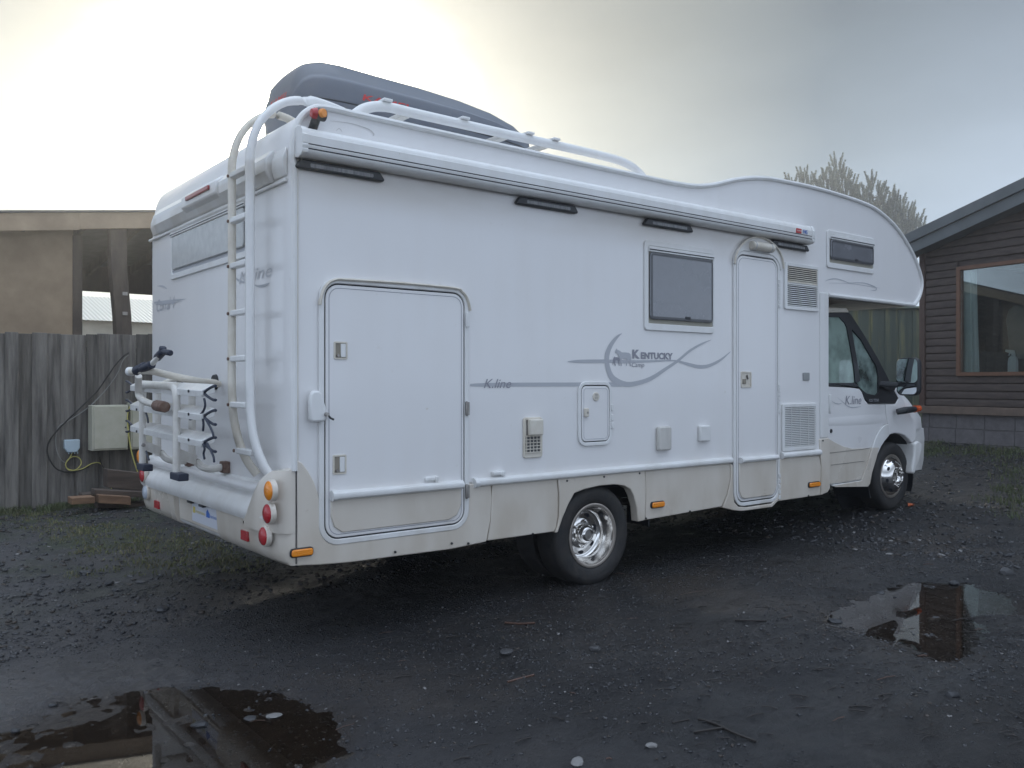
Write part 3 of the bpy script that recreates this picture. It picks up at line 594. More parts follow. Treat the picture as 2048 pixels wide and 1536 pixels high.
# led strip lights
for (u0, v0, u1, v1) in ((586, 318, 764, 356), (1027, 392, 1150, 420), (1283, 433, 1380, 457), (1537, 474, 1612, 494)):
    a = S(u0, v0)[0]; c = S(u1, v1)[0]; zt1 = 2.588; zb = zt1 - .050
    P = [(a, zb + .012), (a + .006, zb), (c - .006, zb), (c, zb + .012), (c - .03, zt1), (a + .03, zt1)]
    o = MB().prism(P, MS, .001, .035).build('led_light', BLACK, mh, bevel=.008)
    e = .05 + (c - a) * .06
    MB().prism(rr(a + e, c - e * .9, zb + .013, zb + .033, .006, 3), MS, .033, .037).build('light_strip', mat('led_strip', (.30, .30, .30), .35, var=.9, vscale=60, col2=(.12, .12, .13), stretch=(1, .1, .1)), o)
# --- decals
z6 = lambda u, v: S(880 + .293 * u, 640 + .293 * v)
k6 = .293 / 300.
mb = MB(); ribbon(mb, [z6(*p) for p in ((1240, 92), (1205, 118), (1160, 180), (1138, 250), (1146, 330), (1180, 400), (1260, 437), (1340, 432), (1440, 398), (1540, 333), (1620, 280), (1700, 213), (1780, 165), (1850, 135))],
          [w * k6 for w in (4, 22, 38, 44, 44, 48, 38, 34, 32, 26, 22, 20, 15, 3)], MS); mb.build('swoosh_decal', DECAL, mh, smooth=0)
mb = MB(); ribbon(mb, [z6(*p) for p in ((870, 284), (950, 282), (1150, 281))], [w * k6 for w in (5, 22, 26)], MS, .0023); ribbon(mb, [z6(*p) for p in ((1155, 281), (1300, 285), (1480, 280), (1600, 278), (1680, 298), (1760, 318), (1830, 313), (1910, 275), (1982, 216))], [w * k6 for w in (24, 22, 14, 12, 22, 28, 26, 20, 5)], MS, .0021); mb.build('swoosh_decal', DECAL, mh, smooth=0)
mb = MB(); ribbon(mb, [z6(*p) for p in ((205, 444), (330, 442), (700, 440), (1240, 440))], [w * k6 for w in (14, 24, 26, 30)], MS, .0019); mb.build('stripe_decal', DECAL, mh, smooth=0)
def fit_text(txt, p0, p1, h, m_, material, **k):
    t = text_mb(txt, m_, (0, 0), 1.0, **k); xs = [v for v in t.v]
    return t
def side_text(txt, u0, v0, u1, v1, m_, name='lettering', y=0.0, d=.0032, shear=0, bold=0, slope=0.0):
    """letters fill the box from (u0,v0) to (u1,v1)"""
    a, zt_ = SP(u0, v0, y); c, zb_ = SP(u1, v1, y)
    cu = text_mb(txt, lambda x, z, dd: (x, z, 0), (0, 0), 1.0, shear=shear, bold=bold)
    X = [p[0] for p in cu.v]; Z = [p[1] for p in cu.v]; sx = (c - a) / (max(X) - min(X)); sz = (zt_ - zb_) / (max(Z) - min(Z))
    cu.v = [(a + (p[0] - min(X)) * sx, y - d, zb_ + (p[1] - min(Z)) * sz + slope * (p[0] - min(X)) * sx) for p in cu.v]
    return cu.build(name, m_, mh, smooth=0)
side_text('K', 1264, 699, 1279, 717.5, DECAL2, bold=.05)
side_text('ENTUCKY', 1281, 704, 1345, 719.5, DECAL2, bold=.045)
side_text('Camp', 1263, 725, 1288, 737, DECAL2, shear=.25)
side_text('K.line', 967, 758, 1022, 776, DECAL2, shear=.35)
zh = lambda u, v: S(1120 + .1758 * u, 650 + .1758 * v)
horse = [(640, 266), (652, 284), (672, 290), (700, 312), (740, 312), (780, 316), (798, 332), (806, 370), (806, 420), (798, 400), (794, 380), (800, 420), (804, 466), (794, 466), (786, 425), (775, 392), (765, 425), (756, 466), (747, 466), (752, 420), (752, 385), (720, 388), (697, 382), (697, 425), (700, 466), (690, 466), (684, 425), (676, 385), (664, 360), (652, 330), (640, 318), (630, 322), (622, 312), (628, 290)]
foal = [(600, 392), (606, 372), (616, 356), (622, 366), (650, 366), (668, 372), (674, 392), (670, 425), (674, 462), (666, 462), (660, 425), (650, 398), (628, 402), (624, 430), (630, 462), (622, 462), (612, 425), (612, 400), (604, 430), (598, 452), (594, 450), (600, 420)]
MB().add([MS(*zh(*p), .0034) for p in horse], [tuple(range(len(horse)))]).build('horse_emblem', DECAL, mh, smooth=0)
MB().add([MS(*zh(*p), .0037) for p in foal], [tuple(range(len(foal)))]).build('foal_emblem', DECAL2, mh, smooth=0)
z8 = lambda u, v: S(1600 + .1433 * u, 480 + .1433 * v)
mb = MB(); ribbon(mb, [z8(*p) for p in ((345, 575), (420, 548), (500, 542), (600, 568), (680, 598), (800, 596), (900, 602), (1000, 636), (1062, 670), (1052, 700), (985, 702))], [.002, .009, .009, .008, .006, .006, .008, .010, .012, .008, .002], MS)
ribbon(mb, [z8(*p) for p in ((400, 602), (600, 604), (800, 620), (1000, 655), (1115, 672))], [.002, .003, .004, .004, .002], MS, .0021); mb.build('swoosh_decal', DECAL, mh, smooth=0)
mb = MB(); ribbon(mb, [S(660, 242), S(700, 247), S(735, 258), S(747, 268), (S(745, 272))], [.002, .004, .006, .008, .002], MS); ribbon(mb, [S(672, 262), S(678, 257), S(684, 264)], [.002, .004, .003], MS); mb.build('worn_decal', FADED, mh, smooth=0)
# roof-edge marker lamp, red and amber
x, z = S(628, 240, -.03); rl = MB().tube([(x, -.01, z - .05), (x - .005, -.05, z - .02), (x + .01, -.07, z + .04)], .024, 10).build('outline_lamp', BLACK, mh)
x, z = S(638, 226, -.09); MB().tube([(x - .01, -.07, z), (x + .045, -.07, z)], .034, 16).build('lamp_body', BLACK, rl, bevel=.005)
MB().lathe([(0, .034), (.022, .028), (.030, .012), (.032, 0)], (x - .008, -.07, z), 'x', 18, -1).build('lens', RED, rl)
MB().tube([(x + .012, -.09, z), (x + .02, -.112, z)], .024, 14).build('lens', AMBER, rl, bevel=.004)

# --- rear wall
R_ = RP
rb = []
prof_b = [(.0, .84), (-.02, .838), (-.035, .825), (-.042, .80), (-.035, .775), (-.04, .765), (-.075, .745), (-.105, .71), (-.115, .675), (-.105, .645), (-.10, .634), (-.052, .630), (-.048, .56), (-.045, .50), (-.04, .455), (-.02, .434), (.06, .432), (.06, .84)]
def bump_ring(y, k, zi=0):
    return [(.0 + (x * k if x < .05 else x), y, z if k > .5 else z) for x, z in prof_b]
for y, k in ((-.006, .02), (.01, .30), (.04, .60), (.09, .86), (.16, .97), (.24, 1), (W - .24, 1), (W - .16, .97), (W - .09, .86), (W - .04, .6), (W - .01, .3), (W, .02)): rb.append(bump_ring(y, k))
rbm = MB().loft(rb).build('rear_bumper', WHITE2, mh, smooth=45)
# champagne lower valance of bumper (slightly proud skin)
pv = [(-.1015, .636), (-.087, .628), (-.083, .56), (-.078, .50), (-.058, .452), (-.02, .428), (.05, .426), (.05, .60)]
rg = []
for y, k in ((-.0095, .0), (.005, .30), (.035, .60), (.085, .86), (.155, .97), (.235, 1), (.90, 1)): rg.append([(x * k if x < .04 else x, y, z) for x, z in pv])
MB().loft(rg).build('bumper_valance', CHAMP, mh, smooth=45)
rg = []
for y, k in ((1.74, 1), (W - .24, 1), (W - .16, .97), (W - .09, .86), (W - .04, .6), (W - .01, .3), (W + .004, .02)): rg.append([(x * k if x < .04 else x, y, z) for x, z in pv])
MB().loft(rg).build('bumper_valance', CHAMP, mh, smooth=45)
# beige corner cheek
ch = []
for y, zt_ in ((-.0105, .945), (.03, .945), (.08, .94), (.13, .915), (.18, .88), (.23, .83), (.28, .78), (.33, .72), (.38, .66)):
    xk = -.03 - .085 * min(1, max(0, (y + .01)) / .2) ** .6; ch.append([(xk, y, .60), (xk - .004, y, .635), (xk - .003, y, zt_ - .05), (xk + .006, y, zt_ - .012), (.01, y, zt_), (.02, y, zt_ - .05), (.02, y, .60)])
MB().loft(ch).build('corner_cheek', CHAMP, mh, smooth=60)
MB().tube([(.021, -.0125, .435), (.021, -.0125, .93)], .003, 5).build('corner_seam', GAP, mh)
MB().tube([(-.02, .34, .815), (-.045, .40, .805), (-.045, 2.38, .805), (-.02, 2.42, .805)], .028, 12).build('bumper_rail', WHITE, mh)
# plate recess
MB().box((-.056, .93, .47), (-.04, 1.71, .628)).build('plate_recess', CHAMP, mh, bevel=.008)
(ya, za), (yb, zb_) = R_(383, 998, -.065), R_(436, 1042, -.065)
pb = MB().prism(rr(yb, ya, .495, .615, .006, 3), MR, .056, .061).build('number_plate', mat('plate_white', (.62, .64, .70), .35), mh)
def rear_text(txt, y0, y1, z0, z1, m_, parent, x=0.0, shear=0, bold=0, slope=0):
    cu = text_mb(txt, lambda a, b, d: (a, b, 0), (0, 0), 1.0, shear=shear, bold=bold)
    X = [p[0] for p in cu.v]; Z = [p[1] for p in cu.v]; sx = (y0 - y1) / (max(X) - min(X)); sz = (z1 - z0) / (max(Z) - min(Z))
    cu.v = [(x, y0 - (p[0] - min(X)) * sx, z0 + (p[1] - min(Z)) * sz) for p in cu.v]; return cu.build('lettering', m_, parent, smooth=0)
wy = ya - yb
rear_text('motorhome', ya - wy * .16, ya - wy * .52, .555, .578, YELINK, pb, -.0628)
rear_text('marketing', ya - wy * .70, ya - wy * .98, .548, .575, BLUEINK, pb, -.0628)
MB().prism(rr(ya - wy * .13, ya - wy * .04, .55, .59, .005, 3), MR, .061, .0624).build('plate_logo', YELINK, pb)
MB().prism([(ya - wy * .56, .55), (ya - wy * .68, .55), (ya - wy * .68, .575), (ya - wy * .60, .60), (ya - wy * .56, .585)], MR, .061, .0624).build('plate_logo', BLUEINK, pb)
for y_ in (ya - .02, (ya + yb) / 2): MB().box((-.09, y_ - .04, .612), (-.066, y_ + .04, .628)).build('plate_lamp', BLACK, mh, bevel=.003)
# reflectors
for u, v in ((314, 1009), (490, 1071)):
    y, z = R_(u, v, -.085); MB().box((-.093, y - .05, z - .028), (-.075, y + .05, z + .028)).build('reflector', RED, mh, bevel=.003)
# round lamps
for (u, v, m_, r) in ((533, 982, AMBER, .052), (530, 1028, RED, .052), (522, 1073, RED, .050), (276, 913, AMBER, .052), (281, 950, RED, .054), (287, 985, CLEARL, .054)):
    xq = -.115 if v not in (1073, 985) else -.10
    y, z = R_(u, v, xq - .02)
    o = MB().lathe([(r + .006, -.02), (r + .007, .002), (r + .002, .008), (0, .008)], (xq, y, z), 'x', 24, -1).build('tail_lamp', CHAMP, mh)
    MB().lathe([(0, .026), (r * .4, .025), (r * .75, .020), (r * .95, .013), (r, .006), (r, 0)], (xq, y, z), 'x', 24, -1).build('lens', m_, o)
# top cap mouldings
def lip(y0, y1, z0, z1, d0, d1, m_=WHITE2, n='cap_moulding', bev=.012): return MB().box((-d1, y0, z0), (-d0, y1, z1)).build(n, m_, mh, bevel=bev, seg=3)
lip(.05, W - .03, 2.475, 2.495, 0, .018, bev=.006)
MB().loft([[(0, y, 2.50), (-.02, y, 2.50), (-.055, y, 2.56), (-.055, y, 2.63), (-.02, y, 2.675), (0, y, 2.68)] for y in (.22, W - .28)]).build('cap_moulding', WHITE2, mh, bevel=.01)
for ya_, yb_ in ((.05, .2), (W - .24, W - .13)):
    MB().loft([[(0, y, 2.51), (-.012, y, 2.51), (-.03, y, 2.56), (-.03, y, 2.6), (-.01, y, 2.66), (0, y, 2.66)] for y in (ya_, yb_)]).build('cap_moulding', WHITE2, mh, bevel=.01)
(y1_, z1_), (y0_, z0_) = R_(378, 388, -.06), R_(424, 372, -.06)
MB().loft([[(0, y, 2.53), (-.03, y, 2.53), (-.075, y, 2.565), (-.075, y, 2.64), (-.03, y, 2.675), (0, y, 2.68)] for y in (y0_ - .1, y1_ + .12)]).build('brake_lamp_housing', WHITE2, mh, bevel=.01)
MB().box((-.088, y0_, 2.60), (-.07, y1_, 2.628)).build('brake_lamp', mat('dull_red_lens', (.30, .03, .03), .3, coat=.4), mh, bevel=.005)
# rear window
ya, yb = R_(346, 500)[0], R_(494, 500)[0]
P = rr(yb - .05, ya + .02, 2.135, 2.50, .03)
w = MB().ring(P, rr(yb, ya - .02, 2.175, 2.47, .012), MR, 0, .014).build('rear_window', WHITE2, mh, bevel=.005)
MB().prism(rr(yb, ya - .02, 2.175, 2.47, .012), MR, 0, .004).build('window_seal', DECAL, w)
MB().prism(rr(yb + .01, ya - .03, 2.20, 2.435, .025), MR, .006, .020).build('pane', REARGL, w, bevel=.006)
MB().box((-.026, yb - .01, 2.435), (-.008, ya - .01, 2.462)).build('hinge_rail', WHITE2, w, bevel=.003); MB().box((-.0275, yb - .01, 2.445), (-.025, ya - .012, 2.451)).build('rail_slot', GAP, w)
# rear lettering
def rtext(txt, u0, v0, u1, v1, m_, shear=.2):
    y0, zt_ = R_(u0, v0); y1, zb = R_(u1, v1); rear_text(txt, y0, y1, zb, zt_, m_, mh, -.003, shear)
(y0, z0_), (y1, z1_) = R_(314, 600), R_(350, 592)
rear_text('Corral 4', y0, y1, 1.93, 2.02, DECAL, mh, -.003, .3)
mb = MB(); ribbon(mb, [R_(309, 605), R_(340, 602), R_(372, 598)], [.012, .016, .003], MR); ribbon(mb, [R_(312, 609), R_(340, 606), R_(365, 603)], [.01, .012, .002], MR); ribbon(mb, [R_(315, 572), R_(326, 573), R_(335, 578)], [.002, .016, .004], MR); mb.build('swoosh_decal', DECAL, mh, smooth=0)
(y0, _), (y1, _) = R_(478, 556), R_(545, 545); rear_text('K.line', y0, y1, 1.99, 2.06, mat('pale_vinyl', (.58, .585, .60), .4), mh, -.003, .3)
mb = MB(); ribbon(mb, [R_(465, 543), R_(474, 558), R_(487, 564), R_(500, 560)], [.003, .012, .012, .003], MR); ribbon(mb, [R_(497, 562), R_(515, 572), R_(530, 571), R_(540, 566)], [.003, .010, .018, .004], MR); mb.build('swoosh_decal', DECAL, mh, smooth=0)
# ladder
def RX(u, v, x): y, z = R_(u, v, x); return (x, y, z)
yR = RX(500, 600, -.13)[1]; yL = RX(464, 600, -.13)[1]
ld = MB().tube(crom([(-.035, yR - .13, .86), (-.09, yR - .09, .95), (-.125, yR - .03, 1.12), (-.13, yR, 1.35), (-.13, yR, 1.9), (-.13, yR, 2.45), (-.125, yR, 2.68), (-.06, yR + .0, 2.85), (.07, yR, 2.965), (.22, yR, 2.995), (.40, yR - .04, 2.96), (.50, yR - .06, 2.91)], 5), .037, 12, sy=.62, up=(1, 0, 0)).build('ladder', WHITE2, mh, smooth=50)
MB().tube(crom([(-.03, yL - .12, .88), (-.085, yL - .08, .98), (-.12, yL - .03, 1.14), (-.13, yL, 1.35), (-.13, yL, 1.9), (-.13, yL, 2.45), (-.125, yL, 2.68), (-.06, yL, 2.85), (.07, yL, 2.96), (.20, yL, 2.965), (.36, yL, 2.90)], 5), .034, 12, sy=.62, up=(1, 0, 0)).build('ladder_rail', CREAM, ld, smooth=50)
for v in (345, 437, 529, 625, 717, 810, 903):
    z = RX(480, v, -.13)[2]; dy = -.1 * max(0, (1.2 - z)) / .35 * .7; xk = -.13 if z > 1.2 else -.11
    MB().box((xk - .022, yR + .03 + dy, z - .017), (xk + .022, yL - .02 + dy, z + .017)).build('rung', WHITE2, ld, bevel=.008, seg=3)
    MB().lathe([(0, .03), (.009, .028), (.010, .02)], (xk, yL + dy, z), 'x', 8, -1).build('screw_head', RUST, ld)
# bike rack
XR = -.36
def RB(u, v, x=XR): return RX(u, v, x)
rk = MB().tube([RB(285, 930), RB(285, 800), RB(286, 782)] + crom([RB(286, 782), RB(289, 772), RB(298, 770), RB(340, 773), RB(350, 779), RB(353, 795)], 4) + [RB(353, 800), RB(353, 945)], .022, 12).build('bike_rack', ALU, mh, smooth=50)
for u, v in ((285, 930), (353, 948)):
    x, y, z = RB(u, v); MB().box((x - .03, y - .13, z - .03), (x + .03, y + .03, z + .012)).build('rack_foot', NAVY, rk, bevel=.006)
xI = -.13
for u in (316, 384): MB().tube([RB(u, 780, xI), RB(u, 912, xI)], .023, 10).build('rack_upright', ALU, rk)
# trays
yA, yB = RB(260, 800)[1], RB(402, 800)[1]
TRAY = mat('tray_alu', (.74, .74, .73), .35, .2, var=.4, vscale=9, col2=(.5, .48, .45))
for zt_ in (1.368, 1.240, 1.098):
    tyr = MB().loft([[(XR, y, zt_ + e - .036), (XR, y, zt_ + e), (XR + .066, y, zt_ + e + .036), (XR + .074, y, zt_ + e + .030), (XR + .074, y, zt_ + e - .012)] for y, e in ((yA, .012), (yB, -.012))]).build('tray', TRAY, rk, bevel=.003)
    for y, s_, e in ((yB, -1, -.013), (yA, 1, .013)):
        z = zt_ + e - .005; mb = MB(); xq = XR + .02
        mb.tube(crom([(xq, y + s_ * .17, z + .032), (xq, y + s_ * .12, z + .028), (xq, y + s_ * .02, z + .006), (xq, y - s_ * .004, z - .006), (xq, y + s_ * .02, z - .018), (xq, y + s_ * .12, z - .040), (xq, y + s_ * .17, z - .042)], 3), .008, 6)
        mb.build('wheel_chock', NAVY, rk)
    for f in (.12, .86): y = yA + (yB - yA) * f; MB().lathe([(0, .008), (.008, .006), (.008, 0)], (XR, y, zt_ - .016), 'x', 8, -1).build('bolt', BLACK, rk)
for px in (((408, 797), (410, 812), (404, 826), (392, 834), (380, 839)), ((410, 836), (417, 848), (424, 862), (427, 873)), ((406, 838), (407, 850), (406, 862)), ((414, 886), (421, 900), (427, 914), (428, 925)), ((406, 888), (409, 898), (407, 908), (409, 918)), ((292, 826), (295, 836), (296, 846)), ((292, 902), (295, 912), (298, 920))):
    MB().tube(crom([RB(u, v, XR + .01) for u, v in px], 4), .0065, 5).build('strap', NAVY, rk)
# brackets to the wall
for (u0, v0), (u1, v1), arm in (((286, 890), (322, 903), ((322, 905), (333, 917), (350, 922), (376, 922))), ((352, 906), (394, 921), ((394, 922), (403, 933), (421, 938), (447, 934)))):
    a, b_ = RB(u0, v0), RX(u1, v1, -.17)
    MB().loft([[(p[0], p[1], p[2] - .032), (p[0], p[1] - .006, p[2] - .032), (p[0], p[1] - .006, p[2] + .032), (p[0], p[1], p[2] + .032)] for p in (a, b_)]).build('bracket', ALU, rk, bevel=.003)
    MB().tube(crom([RX(*q, x) for q, x in zip(arm, (-.17, -.15, -.11, -.03))], 5), .023, 10).build('bracket_arm', ALU, rk)
    w_ = RX(arm[3][0] + 4, arm[3][1], -.02); MB().box((-.045, w_[1] - .03, w_[2] - .035), (-.001, w_[1] + .04, w_[2] + .035)).build('wall_mount', RUST, rk, bevel=.005)
    for p in (a, b_): MB().lathe([(0, .012), (.012, .010), (.013, .0)], (p[0], p[1] - .008, p[2]), 'y', 8, -1).build('bolt', DULLST, rk)
# top hoop and hooked arm
hx = crom([RB(262, 743, -.50), RB(300, 742, -.45), RB(345, 752, -.33), RB(395, 762, -.2), RX(437, 768, -.02)], 5)
MB().tube(hx, .021, 12).build('rack_hoop', CREAM, rk)
MB().tube([RB(256, 743, -.51), RB(266, 743, -.49)], .027, 14).build('end_cap', WHITE2, rk, bevel=.006)
MB().tube(crom([RB(325, 768, -.2), RB(350, 758, -.14), RX(372, 760, -.06)], 4), .018, 10).build('rack_hoop', CREAM, rk)
MB().tube(crom([RB(395, 770, -.2), RB(410, 763, -.14), RX(432, 765, -.04)], 4), .018, 10).build('rack_hoop', CREAM, rk)
for u, v in ((432, 764), (362, 764)): y, z = R_(u, v); MB().lathe([(0, .02), (.045, .018), (.05, .0)], (0, y, z), 'x', 20, -1).build('wall_mount', RUBBER, rk)
MB().tube(crom([RB(277, 752, -.46), RB(277, 785, -.44), RB(281, 796, -.44), RB(292, 804, -.44), RB(314, 811, -.42)], 5), .021, 12).build('hook_arm', ALU, rk)
MB().tube([RB(313, 811, -.42), RB(330, 814, -.42)], .034, 8).build('rubber_end', RUST, rk, bevel=.006)
MB().tube([RB(272, 742, -.49), RB(290, 733, -.47)], .030, 8).tube([RB(284, 738, -.48), RB(304, 729, -.46)], .026, 8).build('clamp', NAVY, rk, bevel=.006)
MB().tube([RB(302, 730, -.46), RB(318, 712, -.44)], .016, 10).build('clamp_arm', ALU, rk)
MB().tube([RB(314, 716, -.44), RB(326, 703, -.43)], .024, 8).tube([RB(324, 708, -.43), RB(326, 694, -.43)], .022, 8).tube([RB(326, 703, -.43), RB(341, 706, -.43)], .018, 8).build('clamp_head', NAVY, rk, bevel=.005)

# --- roof rails
def rrail(y, m_=WHITE2):
    return MB().tube(crom([(.40, y, 2.885), (.46, y, 2.95), (.54, y, 3.005), (.66, y, 3.035), (.9, y, 3.035), (1.6, y, 3.035), (2.4, y, 3.035), (2.68, y, 3.02), (2.83, y, 2.97), (2.94, y, 2.885)], 5), .026, 12, sy=1.2, up=(0, 0, 1)).build('roof_rail', m_, mh, smooth=50)
r0 = rrail(.16); r1 = rrail(1.85)
for x in (.66, 1.22, 1.75, 1.98): MB().box((x - .03, .12, 3.06), (x + .03, .20, 3.076)).build('rail_clip', WHITE2, r0, bevel=.004)
for x in (.8, 1.55, 1.9): MB().box((x - .03, .16, 3.0), (x + .03, 1.85, 3.03)).build('roof_bar', ALU, mh, bevel=.006)
vv = MB().loft([[(1.90 + .02 * k, .30, 2.89), (2.30 - .02 * k, .30, 2.89), (2.25, .30, 2.96), (2.12, .30, 2.985), (2.0, .30, 2.975), (1.94, .30, 2.94)] if k == 0 else [(1.90, .75, 2.89), (2.30, .75, 2.89), (2.25, .75, 2.96), (2.12, .75, 2.985), (2.0, .75, 2.975), (1.94, .75, 2.94)] for k in (0, 1)]).build('roof_vent', CREAM, mh, bevel=.01)
# --- rear wheels and front wheels
def wheel(name, x, y, z, r, dish, n=36, s=-1):
    w = MB().lathe([(r * .63, .0), (r * .66, .012), (r * .74, .022), (r * .86, .026), (r * .93, .020), (r * .975, .006), (r, -.015), (r * 1.0, -.17), (r * .97, -.19), (r * .8, -.2), (r * .64, -.18)], (x, y, z), 'y', 48, s).build(name, TYRE, mh, smooth=40)
    rr0 = r * .64
    MB().lathe([(rr0, -.004), (rr0, .012), (rr0 * .965, .014), (rr0 * .90, .010), (rr0 * .885, .0)], (x, y, z), 'y', 48, s).build('rim_lip', mat('brushed_steel', (.50, .45, .40), .35, .9, var=.4, vscale=10, col2=(.3, .27, .25)), w, smooth=40)
    if dish > 0:   # deep dish
        pf = [(rr0 * .885, .002), (rr0 * .86, -.02), (rr0 * .84, -.07), (rr0 * .80, -.105), (rr0 * .72, -.12), (rr0 * .60, -.118), (rr0 * .50, -.105), (rr0 * .45, -.10), (rr0 * .30, -.10), (rr0 * .29, -.075), (rr0 * .25, -.045), (rr0 * .19, -.03), (rr0 * .17, -.03)]
        hr, hh, nr, nh, tilt = rr0 * .60, -.114, rr0 * .40, -.10, 0
    else:
        pf = [(rr0 * .885, .002), (rr0 * .86, -.012), (rr0 * .82, -.010), (rr0 * .78, .012), (rr0 * .70, .045), (rr0 * .60, .066), (rr0 * .50, .076), (rr0 * .47, .078), (rr0 * .45, .070), (rr0 * .30, .070), (rr0 * .24, .062), (rr0 * .22, .04)]
        hr, hh, nr, nh, tilt = rr0 * .70, .048, rr0 * .37, .072, 1
    MB().lathe(pf, (x, y, z), 'y', 48, s).build('rim_disc', CHROME, w, smooth=60)
    MB().lathe([(pf[-1][0] + .002, pf[-1][1] - .004), (pf[-1][0] * .9, pf[-1][1] - .01), (0, pf[-1][1] - .01)], (x, y, z), 'y', 20, s).build('hub_cap', DULLST, w)
    for k in range(8 if dish <= 0 else 7):
        a = 2 * math.pi * (k + .25) / (8 if dish <= 0 else 7); c = Vector((x + hr * math.cos(a), y + s * hh, z + hr * math.sin(a)))
        rad = Vector((math.cos(a), 0, math.sin(a))); tan = Vector((-math.sin(a), 0, math.cos(a))); nrm = Vector((0, s, 0)) if not tilt else (Vector((0, s, 0)) + rad * .9).normalized()
        rad2 = rad if not tilt else (rad - Vector((0, s, 0)) * .9).normalized()
        pts = [c + rad2 * .013 * math.cos(q) + tan * .021 * math.sin(q) + nrm * .0035 for q in [2 * math.pi * i / 14 for i in range(14)]]
        pts2 = [p - nrm * .012 for p in pts]; MB().loft([pts, pts2]).build('rim_hole', GAP, w, smooth=0)
    for k in range(6):
        a = 2 * math.pi * (k + .4) / 6; cx_, cz_ = x + nr * math.cos(a), z + nr * math.sin(a)
        MB().lathe([(.012, 0), (.012, .014), (.009, .022), (0, .026)], (cx_, y + s * nh, cz_), 'y', 10, s).build('wheel_nut', CHROME, w)
    return w
wheel('rear_wheel', 2.235, .045, .337, .350, 1)
MB().lathe([(.2, -.02), (.33, 0), (.345, -.03), (.345, -.18), (.3, -.2)], (2.235, .29, .337), 'y', 36, -1).build('inner_tyre', TYRE, mh)
MB().lathe([(.2, .02), (.33, 0), (.345, -.03), (.345, -.18), (.3, -.2), (.0, -.2)], (2.235, W - .05, .337), 'y', 36, 1).build('rear_wheel', TYRE, mh)
wheel('front_wheel', 6.635, .235, .437, .350, -1)
MB().lathe([(0, .02), (.2, .02), (.33, 0), (.345, -.03), (.345, -.18), (.3, -.2), (.0, -.2)], (6.635, W - .2, .437), 'y', 36, 1).build('front_wheel', TYRE, mh)
# --- cab
YC = .17
def C_(u, v, y=YC): return SP(u, v, y)
def MC(x, z, d): return (x, YC - d, z)
door_px = [(1652, 772), (1659, 773.5), (1718, 776), (1724, 784), (1730, 800), (1737, 808.5), (1770.5, 808.5), (1771.5, 832), (1775, 847), (1768, 850), (1760, 857), (1752, 870), (1744, 892), (1738, 912), (1731, 935), (1722, 960), (1662, 969), (1653, 969)]
cd = MB().prism([C_(*p) for p in door_px], MC, -.05, 0).build('cab_door', WHITE, mh, bevel=.008)
low = [(1656.5, 877), (1668, 884), (1687, 893), (1704, 897.5), (1726, 897), (1742, 895), (1731, 933), (1721, 958.5), (1662, 967.5), (1657, 967)]
MB().prism([C_(*p) for p in low], MC, -.01, .004).build('lower_panel', CHAMP, cd, bevel=.003)
for p, q in (((1659, 906), (1738, 896.5)), ((1661, 930), (1728, 922))):
    a, b_ = C_(*p), C_(*q); MB().tube([(a[0], YC - .005, a[1]), (b_[0], YC - .005, b_[1])], .003, 5).build('crease_line', mat('champagne_shadow_line', (.22, .20, .18), .6), cd)
# shoulder highlight swage
mb = MB(); a = [C_(*p) for p in ((1657, 836), (1700, 832), (1740, 829), (1771, 829))]; b_ = [C_(*p) for p in ((1657, 852), (1700, 851), (1740, 849), (1772, 846))]
mb.loft([[(p[0], YC, p[1]), (p[0], YC - .005, p[1] - .03), (q[0], YC - .004, q[1] + .02), (q[0], YC, q[1])] for p, q in zip(a, b_)]); mb.build('swage', WHITE, cd, smooth=60)
fen = [(1771.5, 808.5), (1791, 808.5), (1797.5, 797), (1788, 779), (1796, 775), (1803, 789), (1811.6, 811), (1818, 826), (1829, 841), (1832.5, 856), (1831.5, 880), (1824, 886), (1817, 878), (1809.5, 871), (1800, 867.5), (1790, 866.5), (1782, 868.5), (1775.5, 872), (1776, 848), (1773, 832)]
MB().prism([C_(*p) for p in fen], MC, -.06, .002).build('front_wing', WHITE, mh, bevel=.012, seg=3)
arch = [(1776, 848), (1776, 872), (1768, 881), (1760, 893), (1749, 918), (1741, 944), (1736.5, 968), (1733, 972), (1666, 973), (1660, 970), (1722, 961), (1731.5, 935), (1738.5, 912), (1744.5, 892), (1752.5, 870), (1760.5, 857), (1768.5, 850)]
upper = [p for p in arch if True]
MB().prism([C_(*p) for p in arch], MC, -.06, .012).build('wheel_arch', WHITE2, mh, bevel=.006)
MB().prism([C_(*p) for p in ((1756, 895), (1743, 895), (1737, 914), (1730, 937), (1721, 961.5), (1666, 970.5), (1668, 974), (1733, 973), (1737.5, 968), (1742, 944), (1750, 918))], MC, .0, .0135).build('arch_lower', CHAMP, mh, bevel=.002)
bum = [(1824, 887), (1832, 881), (1839.5, 887), (1839, 900), (1833, 925), (1824, 948), (1819, 946), (1820, 933), (1823.5, 910)]
MB().prism([C_(*p) for p in bum], MC, -.35, .03).build('front_bumper', WHITE2, mh, bevel=.02, seg=3)
